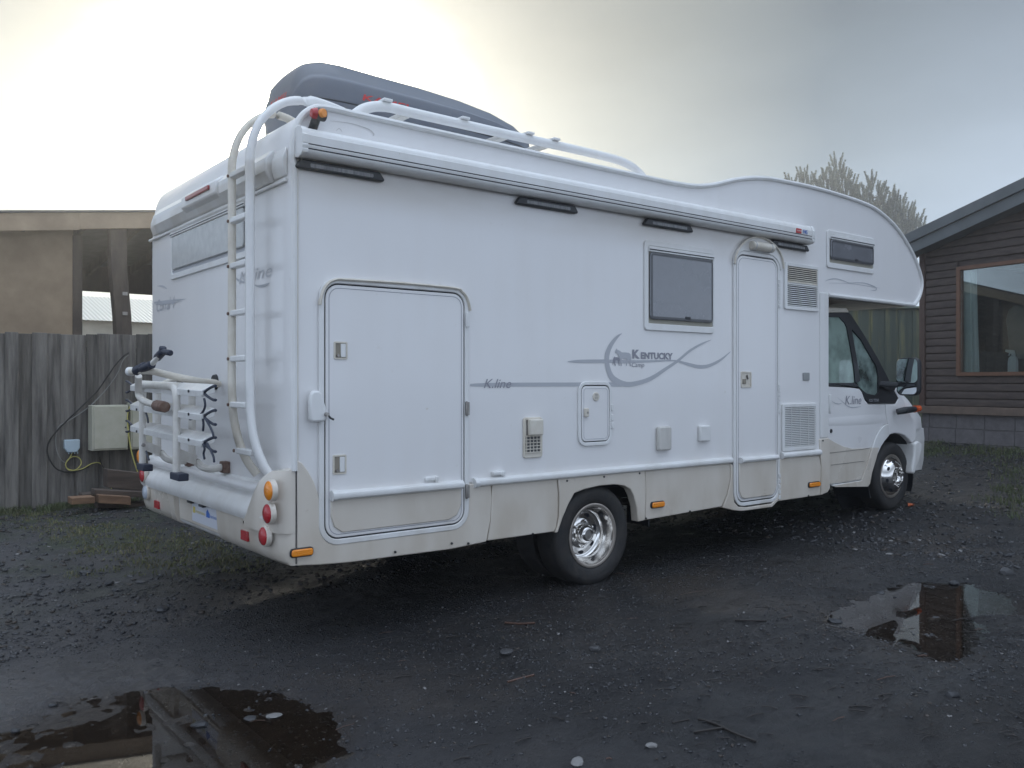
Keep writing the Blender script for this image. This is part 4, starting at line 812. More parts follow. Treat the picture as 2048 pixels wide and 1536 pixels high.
# cab core volumes
def xf(y): return 1.0
co = []
for y, k in ((YC + .05, 0), (.30, .32), (.45, .52), (.8, .72), (1.31, .80), (1.8, .72), (2.2, .5), (2.35, .3), (W - .22, 0)):
    co.append([(5.10, y, .90), (5.10, y, 1.375), (6.45, y, 1.375), (6.72 + k * .15, y, 1.30 + (.10 if k > .3 else 0)), (6.95 + k * .5, y, 1.18 + (.04 if k > .3 else 0)), (7.08 + k, y, 1.02), (7.10 + k, y, .90)])
MB().loft(co).build('bonnet', WHITE, mh, smooth=50)
co2 = [[(7.10, y, .45), (7.10, y, .90), (7.12 + k, y, .90), (7.14 + k, y, .78), (7.12 + k, y, .55), (7.11 + k * .9, y, .45)] for y, k in ((YC + .12, .02), (.30, .34), (.45, .54), (.8, .74), (1.31, .82), (1.8, .74), (2.2, .5), (2.35, .3), (W - .22, 0))]
MB().loft(co2).build('front_apron', WHITE2, mh, smooth=50)
MB().box((5.0, .30, .47), (6.2, W - .3, .90)).box((6.2, .5, .40), (7.05, W - .5, .95)).box((7.0, .25, .5), (7.08, W - .25, .92)).build('engine_bay', BLACK, mh)
mb = MB(); A_ = [math.radians(-25 + 230 * i / 24) for i in range(25)]
mb.loft([[(6.635 + r_ * math.cos(a), y, .437 + r_ * math.sin(a)) for r_, y in ((.445, YC + .055), (.445, .62), (.455, .62), (.455, YC + .055))] for a in A_]).build('wheel_arch_liner', BLACK, mh)
MB().lathe([(0, 0), (.45, 0), (.45, .01), (0, .01)], (6.635, .60, .437), 'y', 30, 1).build('wheel_arch_liner', BLACK, mh)
# headlamp on the far corner of the nose
hl = MB().loft([[(7.30, .33, .93), (7.30, .33, 1.13), (7.22, .40, 1.16)], [(7.50, .40, .90), (7.50, .40, 1.12), (7.42, .5, 1.15)], [(7.70, .56, .90), (7.72, .56, 1.08), (7.6, .7, 1.14)], [(7.80, .74, .92), (7.80, .74, 1.04), (7.7, .8, 1.06)]]).build('headlamp', CLEARL, mh, smooth=60)
# indicator repeater-like lamp on the wing
a, b_ = C_(1800, 820, .10), C_(1833, 817, .06)
il = MB().tube([(a[0], .13, a[1] - .02), (a[0] + .05, .08, a[1] - .005), (a[0] + .3, .09, a[1] + .005)], [.030, .036, .030], 10).build('indicator', BLACK, mh)
MB().tube([(a[0] + .27, .09, a[1] + .004), (a[0] + .40, .11, a[1] + .008), (a[0] + .43, .14, a[1] + .008)], [.037, .034, .02], 10).build('lens', mat('orange_lens', (.75, .10, .01), .25, coat=.5), il)
# black window surround with real openings
def quadband(name, px, m_, d0=-.03, d1=.0): return MB().prism([C_(*p) for p in px], MC, d0, d1).build(name, m_, mh, bevel=.003)
quadband('door_pillar', [(1651, 625.5), (1698, 625), (1703, 630), (1728, 669), (1753, 711), (1775, 753), (1787, 779), (1797, 796), (1791, 807), (1737, 807), (1731, 799), (1722, 780), (1718.5, 775), (1659, 772.5), (1657, 766), (1711, 765.5), (1714, 768), (1722, 778), (1734, 787), (1752, 791), (1757, 785), (1757, 752), (1753, 732), (1740, 710), (1723, 680), (1704, 659), (1705.5, 668), (1718, 740), (1721, 762), (1715, 765), (1711, 765), (1708, 735), (1702, 698), (1694, 655), (1690, 646), (1679, 634.5), (1651, 634)], BLACK)
def glass_mat(name, tint, mist, fac):
    m = bpy.data.materials.new(name); m.use_nodes = True; n = m.node_tree.nodes; l = m.node_tree.links; n.remove(n['Principled BSDF'])
    t = n.new('ShaderNodeBsdfTransparent'); t.inputs[0].default_value = (*tint, 1); d = n.new('ShaderNodeBsdfDiffuse'); d.inputs[0].default_value = (*mist, 1)
    tl = n.new('ShaderNodeBsdfTranslucent'); tl.inputs[0].default_value = (*mist, 1); dm = n.new('ShaderNodeMixShader'); dm.inputs[0].default_value = .5; l.new(d.outputs[0], dm.inputs[1]); l.new(tl.outputs[0], dm.inputs[2])
    g = n.new('ShaderNodeNewGeometry'); nz_ = n.new('ShaderNodeTexNoise'); nz_.inputs['Scale'].default_value = 5; nz_.inputs['Detail'].default_value = 7; l.new(g.outputs['Position'], nz_.inputs[0])
    mr_ = n.new('ShaderNodeMapRange'); mr_.inputs[1].default_value = .38; mr_.inputs[2].default_value = .60; mr_.inputs[3].default_value = fac[0]; mr_.inputs[4].default_value = fac[1]; l.new(nz_.outputs[0], mr_.inputs[0])
    a = n.new('ShaderNodeMixShader'); l.new(mr_.outputs[0], a.inputs[0]); l.new(t.outputs[0], a.inputs[1]); l.new(dm.outputs[0], a.inputs[2])
    gg = n.new('ShaderNodeBsdfGlossy'); gg.inputs['Roughness'].default_value = .03; fz = n.new('ShaderNodeFresnel'); fz.inputs[0].default_value = 1.5
    b2 = n.new('ShaderNodeMixShader'); l.new(fz.outputs[0], b2.inputs[0]); l.new(a.outputs[0], b2.inputs[1]); l.new(gg.outputs[0], b2.inputs[2]); l.new(b2.outputs[0], n['Material Output'].inputs[0]); return m
CABGL = glass_mat('misted_green_glass', (.60, .80, .72), (.58, .74, .67), (.60, .96))
CABGL2 = glass_mat('clear_green_glass', (.50, .68, .64), (.50, .64, .60), (.15, .9))
MB().prism([C_(*p) for p in ((1650, 633), (1680, 633), (1692, 646), (1704, 697), (1713, 768), (1657, 769), (1650, 740))], MC, -.016, -.011).build('door_glass', CABGL, mh, smooth=0)
MB().prism([C_(*p) for p in ((1702, 656), (1725, 680), (1742, 710), (1756, 732), (1759, 752), (1759, 788), (1752, 793), (1732, 788), (1714, 762))], MC, -.02, -.015).build('quarter_glass', CABGL2, mh, smooth=0)
MB().prism([C_(*p) for p in ((1651, 616), (1694, 616), (1699, 624.5), (1651, 625))], MC, -.1, -.004).build('door_header', CREAM, mh, bevel=.003)
# far side of the cab + windscreen + roof, dashboard, seats
wsx = [C_(1701, 627), C_(1787, 779)]
(xa, za), (xb, zb2) = wsx
for y0, y1 in ((YC + .03, YC + .09), (W - YC - .09, W - YC - .03)):
    MB().loft([[(xa - .04, y0, za), (xa + .04, y0, za), (xa + .04, y1, za), (xa - .04, y1, za)], [(xb - .05, y0, zb2), (xb + .05, y0, zb2), (xb + .05, y1, zb2), (xb - .05, y1, zb2)]]).build('windscreen_pillar', BLACK, mh, bevel=.01)
MB().loft([[(xa + .03, YC + .08, za), (xa + .035, YC + .08, za), (xa + .035, W - YC - .08, za), (xa + .03, W - YC - .08, za)], [(xb + .05, YC + .06, zb2), (xb + .055, YC + .06, zb2), (xb + .055, W - YC - .06, zb2), (xb + .05, W - YC - .06, zb2)]]).build('windscreen', CABGL, mh, smooth=0)
MB().box((5.1, YC + .05, 2.02), (xa + .02, W - YC - .05, 2.12)).build('cab_roof', CREAM, mh, bevel=.03)
MB().prism([C_(1651, 634), C_(1690, 646), C_(1712, 768), C_(1657, 769)], lambda x, z, d: (x, W - YC + d, z), -.01, 0).build('far_door_glass', CABGL2, mh, smooth=0)
MB().box((xb - .35, YC + .1, 1.33), (xb + .08, W - YC - .1, 1.45)).build('dashboard', BLACK, mh, bevel=.04)
for y in (.55, 1.75):
    MB().box((5.25, y - .24, .95), (5.75, y + .24, 1.12)).box((5.22, y - .23, 1.1), (5.36, y + .23, 1.66)).box((5.24, y - .13, 1.68), (5.32, y + .13, 1.86)).build('cab_seat', mat('seat_cloth', (.10, .11, .12), .9, var=.4), mh, bevel=.04, seg=3)
# overcab underside
MB().box((5.1, .06, 2.165), (6.6, W - .06, 2.171)).build('overcab_underside', mat('underside_beige', (.46, .40, .34), .7, var=.5), mh)
# mirror
mx_, mz_ = C_(1812, 745, -.12)
MB().tube([(C_(1780, 775)[0], YC - .01, C_(1780, 775)[1]), (mx_ - .12, .05, mz_ - .11), (mx_ - .03, -.05, mz_ - .12)], [.05, .035, .03], 8, sy=.8).build('mirror_arm', BLACK, mh)
yc = -.12; hx, hz = .12, .185
Pm = rr(yc - hx, yc + hx, mz_ - hz - .04, mz_ + hz - .04, .06)
cs = lambda y, z, d: (mx_ + .02 - d + (y - yc) * .10, y, z)
mir = MB().prism(Pm, cs, -.07, .0).build('wing_mirror', BLACK, mh, bevel=.02, seg=3)
MIR = mat('mirror_glass', (.75, .80, .82), .015, 1.0)
MB().prism(rr(yc - hx + .012, yc + hx - .012, mz_ - hz + .085, mz_ + hz - .052, .045), cs, .0, .004).build('mirror_pane', MIR, mir, smooth=0)
MB().prism(rr(yc - hx + .02, yc + hx - .02, mz_ - hz - .025, mz_ - hz + .07, .04), cs, .0, .004).build('mirror_pane', MIR, mir, smooth=0)
# cab details
x, z = C_(1662, 862); MB().lathe([(0, .006), (.017, .006), (.020, .0)], (x, YC, z), 'y', 14, -1).build('door_lock', BLACK, cd)
x, z = C_(1654.5, 808); MB().box((x - .0, YC - .028, z - .09), (x + .035, YC, z + .09)).build('door_handle', WHITE2, cd, bevel=.01)
def cab_text(txt, u0, v0, u1, v1, m_, shear=0, bold=0):
    a, zt_ = C_(u0, v0); c, zb_ = C_(u1, v1); cu = text_mb(txt, lambda x, z, dd: (x, z, 0), (0, 0), 1.0, shear=shear, bold=bold)
    X = [p[0] for p in cu.v]; Z = [p[1] for p in cu.v]; cu.v = [(a + (p[0] - min(X)) * (c - a) / (max(X) - min(X)), YC - .0035, zb_ + (p[1] - min(Z)) * (zt_ - zb_) / (max(Z) - min(Z))) for p in cu.v]; cu.build('lettering', m_, mh, smooth=0)
cab_text('K.line', 1690, 792, 1722, 808, DECAL2, .2); cab_text('125 T350', 1738, 798, 1757, 803, DECAL, 0, .01)
mb = MB(); zc5 = lambda u, v: C_(1640 + .1172 * u, 720 + .1172 * v)
ribbon(mb, [zc5(*p) for p in ((290, 640), (380, 710), (460, 780), (540, 810), (620, 805), (695, 793))], [.002, .005, .009, .011, .009, .003], MC); ribbon(mb, [zc5(*p) for p in ((185, 685), (240, 730), (310, 750), (370, 735))], [.002, .007, .008, .003], MC); mb.build('swoosh_decal', DECAL, mh, smooth=0)

# ------------------------------------------------------------------ ROOF BOX
YB = 1.10
rbx = thing('roof_box', (1.4, YB, 3.03), 'dark grey plastic roof box with red lettering on the motorhome roof bars', 'roof box')
xs = [.40, .41, .435, .48, .56, .70, .95, 1.3, 1.65, 1.95, 2.2, 2.36, 2.45]
tp = [3.22, 3.33, 3.42, 3.475, 3.50, 3.505, 3.495, 3.485, 3.465, 3.435, 3.39, 3.34, 3.26]
wd = [.20, .28, .33, .37, .39, .40, .40, .40, .39, .36, .30, .22, .10]
def sec(x, t, w):
    P = [(w * .98, 3.205), (w * .99, 3.23), (w * .93, 3.24 + (t - 3.24) * .38), (w * .92, 3.24 + (t - 3.24) * .44), (w * .84, 3.24 + (t - 3.24) * .50), (w * .80, 3.24 + (t - 3.24) * .58), (w * .70, t - (t - 3.24) * .10), (w * .5, t - .008), (w * .2, t)]
    return [(x, YB + y, z) for y, z in P] + [(x, YB - y, z) for y, z in P[::-1]]
lid = MB().loft([sec(*a) for a in zip(xs, tp, wd)]).build('lid', BOXG, rbx, smooth=50)
def sec2(x, w):
    P = [(w * 1.0, 3.20), (w * 1.0, 3.18), (w * .93, 3.14), (w * .90, 3.08), (w * .80, 3.045), (w * .5, 3.035)]
    return [(x, YB + y, z) for y, z in P] + [(x, YB - y, z) for y, z in P[::-1]]
MB().loft([sec2(x, w) for x, w in zip(xs, wd)]).build('tub', BOXG, rbx, smooth=50)
MB().tube([(x, YB - w * .99, 3.202) for x, w in zip(xs[1:], wd[1:])], .007, 6).build('seam_strip', BLACK, rbx)
cu = text_mb('KAMEI', lambda x, z, d: (x, z, 0), (0, 0), 1.0, bold=.02, shear=.2)
X = [p[0] for p in cu.v]; xa, xb = .80, 1.16
cu.v = [(xa + (p[0] - min(X)) * (xb - xa) / (max(X) - min(X)), YB - .40 * (.99 - .06 * (p[1] * .062 + .015) / .11) - .004, 3.245 + p[1] * .062) for p in cu.v]; cu.build('lettering', REDINK, rbx, smooth=0)
cu = text_mb('KAMEI', lambda x, z, d: (x, z, 0), (0, 0), 1.0, bold=.02); X = [p[0] for p in cu.v]
cu.v = [(.388 + (p[1] * .05) * .2, YB - (p[0] - max(X) / 2) / max(X) * .26, 3.25 + p[1] * .05) for p in cu.v]; cu.build('lettering', REDINK, rbx, smooth=0)

# ------------------------------------------------------------------ FENCE on the left
FENCEM = mat('weathered_fence_wood', (.22, .205, .185), .85, var=.9, vscale=5, col2=(.050, .046, .044), bump=.6, bscale=30, stretch=(3, 3, .25))
FENCEM2 = mat('weathered_fence_wood_dark', (.15, .14, .125), .85, var=.9, vscale=5, col2=(.035, .032, .03), bump=.6, bscale=30, stretch=(3, 3, .25))
FY = 6.5
fe = thing('board_fence', (2.0, FY, 0), 'grey weathered vertical board fence behind the motorhome rear on the left', 'fence')
x = -3.4; k = 0
while x < 9.2:
    w = .137 + random.uniform(-.012, .010); h = 1.945 + .028 * max(0, x) + random.uniform(-.012, .012); y = FY + (0 if k % 2 else -.018) + random.uniform(-.003, .003); z0 = float(zt(x, FY)) - .05; tl = random.uniform(-.004, .004)
    MB().loft([[(x + .002, y, z0), (x + w + .006, y, z0), (x + w + .006, y + .02, z0), (x + .002, y + .02, z0)], [(x + .002 + tl, y, h), (x + w + .006 + tl, y, h), (x + w + .006 + tl, y + .02, h), (x + .002 + tl, y + .02, h)]]).build('board', random.choice((FENCEM, FENCEM, FENCEM2)), fe, smooth=0, bevel=.003, seg=1)
    x += w; k += 1
for z in (.4, 1.5): MB().box((-3.4, FY + .024, z), (9.2, FY + .07, z + .09)).build('fence_rail', FENCEM2, fe)
# tall fence between motorhome nose and house
TALLM = mat('green_stained_wood', (.085, .110, .092), .8, var=.9, vscale=2.2, col2=(.26, .25, .11), bump=.6, bscale=24, stretch=(3, 3, .22), vlo=.5, vhi=.7)
p0 = Vector((15.9, 4.6, 0)); dv = Vector((-.786, .618, 0)); nv = Vector((-.618, -.786, 0))
tf = thing('tall_board_fence', (12.5, 4.7, .5), 'tall green stained board fence between the motorhome nose and the brown house', 'fence')
t = -.2; k = 0
while t < 7.2:
    w = .145; a = p0 + dv * t + nv * (.02 if k % 2 else 0); b_ = a + dv * (w + .006); h = 2.95 + random.uniform(-.012, .012); q = nv * -.022
    MB().loft([[(a.x, a.y, .2), (b_.x, b_.y, .2), (b_.x + q.x, b_.y + q.y, .2), (a.x + q.x, a.y + q.y, .2)], [(a.x, a.y, h), (b_.x, b_.y, h), (b_.x + q.x, b_.y + q.y, h), (a.x + q.x, a.y + q.y, h)]]).build('board', TALLM, tf, smooth=0)
    t += w; k += 1
a = p0 + dv * -.2 + nv * .05; b_ = p0 + dv * 7.2 + nv * .05
MB().tube([(a.x, a.y, 2.96), (b_.x, b_.y, 2.96)], .035, 4).build('fence_rail', TALLM, tf)

# ------------------------------------------------------------------ LEAN-TO SHED behind the fence
DW = mat('old_dark_timber', (.11, .085, .065), .85, var=.8, vscale=6, col2=(.05, .04, .035), bump=.5, bscale=30, stretch=(1, 1, .3))
PLY = mat('brown_shed_sheeting', (.40, .30, .20), .85, var=.8, vscale=1.5, col2=(.26, .19, .13))
sh = thing('lean_to_shed', (0, 10.4, 0), 'brown open-sided lean-to shed behind the left fence with an overhanging roof', 'shed')
YS = 9.45
(xq0, zq0), (xq1, zq1) = SP(0, 426, YS), SP(290, 425, YS)
def zfas(x): return zq0 + (x - xq0) * (zq1 - zq0) / (xq1 - xq0)
for x0_, x1_, dz in ((-5, .9, 0), (.9, 4.5, .012)):
    MB().loft([[(x, YS, zfas(x) + dz - .25), (x, YS + .04, zfas(x) + dz - .25), (x, YS + .04, zfas(x) + dz), (x, YS, zfas(x) + dz)] for x in (x0_, x1_)]).build('fascia', PLY, sh, bevel=.006)
MB().loft([[(x, YS - .03, zfas(x) + .005), (x, 13.6, zfas(x) - .45), (x, 13.6, zfas(x) - .38), (x, YS - .03, zfas(x) + .035)] for x in (-5, 4.5)]).build('roof', mat('roof_felt', (.10, .10, .10), .8, var=.5), sh)
for k in range(12):
    x = -4.6 + k * .8; MB().loft([[(x, YS + .05, zfas(x) - .17), (x + .05, YS + .05, zfas(x) - .17), (x + .05, YS + .05, zfas(x) - .01), (x, YS + .05, zfas(x) - .01)], [(x, 13.5, zfas(x) - .61), (x + .05, 13.5, zfas(x) - .61), (x + .05, 13.5, zfas(x) - .45), (x, 13.5, zfas(x) - .45)]]).build('rafter', DW, sh)
xw = SP(148, 550, 9.85)[0]
for k in range(4):
    xa = -5 + (xw + 5) * k / 4; xb = -5 + (xw + 5) * (k + 1) / 4 - .01; MB().box((xa, 9.85, -.1), (xb, 9.87, zfas(xb) - .08)).build('wall_panel', PLY, sh)
MB().box((xw - .02, 9.82, -.1), (xw + .11, 9.91, 3.6)).build('post', DW, sh, bevel=.01)
xp = SP(246, 600, 9.6)[0]
MB().loft([[(xp - .12 + s, 9.55, z), (xp + .11 + s, 9.55, z), (xp + .12 + s, 9.75, z), (xp - .12 + s, 9.75, z)] for z, s in ((-.1, .06), (1.9, .02), (2.4, .0), (3.1, -.06), (zfas(xp), -.07))]).build('post', DW, sh, bevel=.012)
for z in (2.42, 2.72): MB().box((xp - .02, 9.535, z), (xp + .05, 9.55, z + .05)).build('metal_plate', DULLST, sh)
MB().box((xw + .1, 9.87, 1.87), (3.6, 9.95, 1.93)).build('sill_rail', DW, sh)
zh2 = SP(200, 583, 13.4)[1]
MB().box((-5, 13.4, zh2), (4.5, 13.5, 3.9)).build('back_header', DW, sh)
MB().box((-5, 13.42, -.1), (SP(150, 600, 13.4)[0], 13.5, zh2)).build('back_wall', PLY, sh)
# pale farm building beyond
PALE = mat('pale_render_wall', (.62, .58, .48), .8, var=.3, vscale=2); PALER = mat('pale_corrugated_sheet', (.58, .57, .50), .5)
zr1 = SP(200, 594, 22)[1]; ze1 = SP(200, 641, 19)[1]
fb = thing('farm_building', (5, 22, 0), 'pale low building with a corrugated roof seen through the shed opening', 'building')
MB().box((-8, 19.2, -.3), (16, 25, ze1 - .02)).build('wall', PALE, fb)
n = 700; xsr = np.linspace(-8.3, 16.3, n * 2); vs = []; 
for x in xsr:
    z = .009 * math.cos(x * 2 * math.pi / .105); vs += [(x, 19.0, ze1 + z), (x, 22, zr1 + z)]
mb = MB(); mb.add(vs, [(2 * i, 2 * i + 2, 2 * i + 3, 2 * i + 1) for i in range(len(xsr) - 1)]); mb.build('roof', PALER, fb, recalc=False)
MB().box((-8, 22.0, 0), (16, 22.1, zr1 - .1)).build('gable_wall', PALE, fb)

# ------------------------------------------------------------------ things on and by the fence
def fbox(u0, v0, u1, v1, d, m_, name, label, cat, group=None, door=True):
    a, zt_ = SP(u0, v0, FY - d); c, zb = SP(u1, v1, FY - d)
    t = thing(name, ((a + c) / 2, FY - d / 2, zb), label, cat, group)
    MB().box((a, FY - d, zb), (c, FY - .022, zt_)).build('cabinet_body', m_, t, bevel=.006)
    if door: MB().box((a + .02, FY - d - .014, zb + .02), (c - .006, FY - d + .001, zt_ - .012)).build('cabinet_door', m_, t, bevel=.004); MB().lathe([(0, .01), (.009, .008), (.009, 0)], (c - .03, FY - d - .014, (zt_ + zb) / 2), 'y', 8, -1).build('lock', BLACK, t)
    return t
CAB = mat('stained_cream_metal', (.50, .48, .40), .55, var=.5, vscale=7, col2=(.36, .36, .25))
fbox(184, 811, 256, 899, .22, CAB, 'meter_cabinet', 'larger cream meter cabinet fixed to the grey fence, with its door shut', 'cabinet', 'meter cabinets on the fence')
fbox(261, 806, 330, 896, .20, CAB, 'meter_cabinet', 'second cream cabinet, partly hidden behind the bike rack', 'cabinet', 'meter cabinets on the fence')
a, zt_ = SP(129, 880, FY - .08); c, zb = SP(160, 904, FY - .08)
jb = thing('junction_box', ((a + c) / 2, FY - .05, zb), 'small pale blue junction box low on the grey fence', 'junction box')
MB().prism([(a, zt_), (c, zt_), (c, zb + .05), (c - .03, zb), (a + .03, zb), (a, zb + .05)], lambda x, z, d: (x, FY - d, z), .02, .09).build('box_body', mat('pale_blue_plastic', (.45, .55, .62), .45), jb, bevel=.008)
for k in range(4): MB().tube([(a + .05 + k * .03, FY - .05, zb + .005), (a + .05 + k * .03, FY - .05, zb - .02)], .008, 8).build('cable_gland', mat('pale_blue_plastic', (.45, .55, .62), .45), jb)
def cable(px, r, m_, label, name='cable', y=FY - .05):
    pts = crom([(SP(u, v, y)[0], y - .01 * math.sin(i * 1.7), SP(u, v, y)[1]) for i, (u, v) in enumerate(px)], 6); return top(MB().tube(pts, r, 6), name, m_, label, 'cable', 'cables on the grey fence')
c3 = lambda P: [(u * .2344, 640 + v * .2344) for u, v in P]
CABM = mat('black_cable', (.02, .02, .02), .5); CABG = mat('grey_cable', (.22, .22, .21), .5); CABY = mat('yellow_cable', (.50, .46, .14), .5)
cable(c3([(1100, 280), (1040, 320), (960, 420), (820, 620), (600, 830), (480, 950), (420, 1040), (405, 1130), (440, 1220), (500, 1280), (620, 1300), (760, 1250)]), .008, CABM, 'black cable drooping across the grey fence into a low loop')
cable(c3([(1095, 300), (1050, 340), (1000, 460), (900, 600), (760, 740), (600, 850), (510, 900), (480, 980), (480, 1100), (520, 1190), (570, 1225)]), .005, CABG, 'thin grey cable running beside the black one across the fence')
cable(c3([(620, 1130), (590, 1180), (560, 1230), (580, 1270), (640, 1280), (690, 1230), (680, 1180), (630, 1165), (580, 1190), (560, 1240), (600, 1285), (700, 1270), (780, 1225), (850, 1220), (890, 1270), (930, 1360), (950, 1440)]), .006, CABY, 'yellow cable coiled below the small junction box')
cable([(281, 803), (268, 806), (257, 820), (256, 850), (262, 900), (275, 945), (282, 965)], .007, CABY, 'yellow cable hanging down between the two meter cabinets', y=FY - .26)
cable(c3([(850, 1170), (870, 1240), (920, 1300), (960, 1340)]), .006, CABM, 'short black cable under the larger meter cabinet')
# timber pile
PW = mat('old_plank', (.10, .075, .06), .8, var=.8, vscale=6, col2=(.05, .038, .032), stretch=(.3, 2, 2), bump=.4)
PW2 = mat('fresh_broken_plank', (.24, .14, .08), .8, var=.8, vscale=8, col2=(.10, .06, .04), stretch=(.3, 2, 2))
pile = [((215, 957), (300, 966), .20, 5.9, PW, 'dark sleeper offcut on top of the timber pile by the fence'), ((190, 985), (300, 990), .06, 5.75, PW, 'long grey plank second from the top of the timber pile'),
        ((197, 998), (262, 1002), .09, 5.65, PW2, 'reddish broken plank low in the timber pile'), ((143, 1003), (190, 1000), .07, 5.6, PW2, 'short brown plank end sticking out left of the timber pile'),
        ((165, 992), (240, 984), .035, 5.9, PW, 'thin dark board sloping out of the timber pile'), ((196, 1012), (300, 1010), .05, 5.85, PW, 'bottom plank of the timber pile lying on the dirt')]
for (p, q, h, y, m_, lab) in pile:
    a = SP(*p, y); b_ = SP(*q, y); mb = MB().loft([[(s[0], y, s[1] - h / 2), (s[0], y + .2, s[1] - h / 2), (s[0], y + .2, s[1] + h / 2), (s[0], y, s[1] + h / 2)] for s in (a, b_)])
    top(mb, 'plank', m_, lab, 'plank', 'timber pile by the fence', bevel=.006, smooth=0)

# ------------------------------------------------------------------ HOUSE on the right
hc = Vector((11.66, 2.39, 0)); hd = Vector((-.151, -.988, 0)); hn = Vector((-.988, .151, 0))
def H(t, z, d): p = hc + hd * t + hn * d; return (p.x, p.y, z)
ho = thing('brown_house', (12.5, -.5, .4), 'brown timber clad house with a grey roof edge, large window and grey block plinth', 'house')
CLAD = mat('brown_stained_cladding', (.092, .068, .060), .62, var=.8, vscale=5, col2=(.040, .031, .029), bump=.35, bscale=60, stretch=(1, 1, 5))
TRIM = mat('brown_timber_frame', (.17, .085, .05), .5, var=.6, vscale=9, col2=(.11, .055, .035)); BEAM = mat('sole_beam_timber', (.17, .125, .10), .75, var=.7, vscale=6, col2=(.10, .075, .06))
BLK = mat('concrete_block', (.17, .16, .165), .9, var=.8, vscale=9, col2=(.11, .10, .105), bump=.6, bscale=70); MORT = mat('mortar', (.12, .115, .115), .95)
FASC = mat('grey_fascia', (.11, .125, .135), .5, var=.4, vscale=3)
Lw = 6.5; tan = math.tan(math.radians(15.5)); zc0 = 3.45
wt0, wt1, wz0, wz1 = .605, 3.4, 1.50, 3.16
def hprism(mb, pts, d0, d1): return mb.prism(pts, H, d0, d1) if False else mb.add([H(p[0], p[1], d0) for p in pts] + [H(p[0], p[1], d1) for p in pts], [tuple(range(len(pts))), tuple(range(2 * len(pts) - 1, len(pts) - 1, -1))] + [(i, (i + 1) % len(pts), len(pts) + (i + 1) % len(pts), len(pts) + i) for i in range(len(pts))])
# backing wall around the window opening
mb = MB()
for P in ([(0, .3), (Lw, .3), (Lw, wz0), (0, wz0)], [(0, wz1), (Lw, wz1), (Lw, zc0 + tan * Lw), (0, zc0)], [(0, wz0), (wt0, wz0), (wt0, wz1), (0, wz1)], [(wt1, wz0), (Lw, wz0), (Lw, wz1), (wt1, wz1)]): hprism(mb, P, -.18, -.02)
mb.build('wall', CLAD, ho)
# side wall away from camera, and room box
mb = MB()
q0, q1 = hc, hc - hn * 6
mb.add([H(0, .3, -.19), H(0, .3, -6), H(.15, .3, -6), H(.15, .3, -.19), H(0, 3.4, -.19), H(0, 3.4, -6), H(.15, 3.4, -6), H(.15, 3.4, -.19)], [(0, 1, 2, 3), (4, 7, 6, 5), (0, 4, 5, 1), (1, 5, 6, 2), (2, 6, 7, 3), (3, 7, 4, 0)])
mb.build('side_wall', CLAD, ho)
mb = MB(); hprism(mb, [(.2, 1.0), (Lw, 1.0), (Lw, 3.3), (.2, 3.3)], -3.6, -3.5); mb.build('room_back_wall', mat('room_wall', (.26, .25, .23), .9, var=.5), ho)
mb = MB(); hprism(mb, [(.15, 3.3), (Lw, 3.3), (Lw, 3.35), (.15, 3.35)], -3.6, -.19); hprism(mb, [(.15, .95), (Lw, .95), (Lw, 1.0), (.15, 1.0)], -3.6, -.19); mb.build('room_ceiling', mat('room_wall', (.16, .15, .14), .9), ho)
bh = .1165; z = 1.035; k = 0
shared = {}
while z < zc0 + tan * Lw - .1:
    t0 = .075 if z + bh < zc0 + .02 else max(.075, (z + bh * .5 - zc0) / tan)
    segs = [(t0, Lw)]
    if z + bh > wz0 + .02 and z < wz1 - .02: segs = [(t0, wt0 - .001), (wt1 + .001, Lw)]
    for a, b_ in segs:
        if b_ - a < .05: continue
        pr_ = [(z + .002, .010), (z + .010, .020), (z + bh * .5, .024), (z + bh * .88, .017), (z + bh - .004, .004), (z + bh - .004, -.019), (z + .002, -.019)]
        MB().loft([[H(tt, zz_, d) for zz_, d in pr_] for tt in (a, b_)]).build('cladding_board', CLAD, ho, smooth=35)
    z += bh; k += 1
mb = MB(); hprism(mb, [(-.02, 1.03), (.07, 1.03), (.07, zc0 + .02), (-.02, zc0)], -.02, .05); mb.build('corner_board', mat('corner_board_brown', (.09, .055, .045), .6, var=.5), ho, bevel=.004)
mb = MB(); hprism(mb, [(-.04, .915), (Lw, .915), (Lw, 1.033), (-.04, 1.033)], -.1, .062); mb.build('sole_beam', BEAM, ho, bevel=.006)
# block plinth
mb = MB(); hprism(mb, [(.0, .1), (Lw, .1), (Lw, .914), (.0, .914)], -.15, -.005); mb.build('plinth_mortar', MORT, ho)
for r in range(4):
    zb = .700 - r * .225; zt_ = min(zb + .214, .912); t = [-.14, -.33, -.05, -.28][r]
    while t < Lw:
        a, b_ = max(t, .0), min(t + .44, Lw)
        if r == 0 and k and a < .02: a, b_ = 0.0, .12
        if b_ - a > .03:
            e = random.uniform(-.002, .003); mb = MB(); hprism(mb, [(a, zb), (b_, zb), (b_, zt_), (a, zt_)], -.10, .004 + e); mb.build('block', BLK, ho, smooth=0, bevel=.003, seg=1)
        t = b_ + .010 if r == 0 and a < .02 else t + .45
mb = MB(); hprism(mb, [(.0, .36), (Lw, .36), (Lw, .435), (.0, .435)], -.1, .12); mb.build('footing', mat('concrete_footing', (.22, .21, .20), .9, var=.6), ho, bevel=.01)
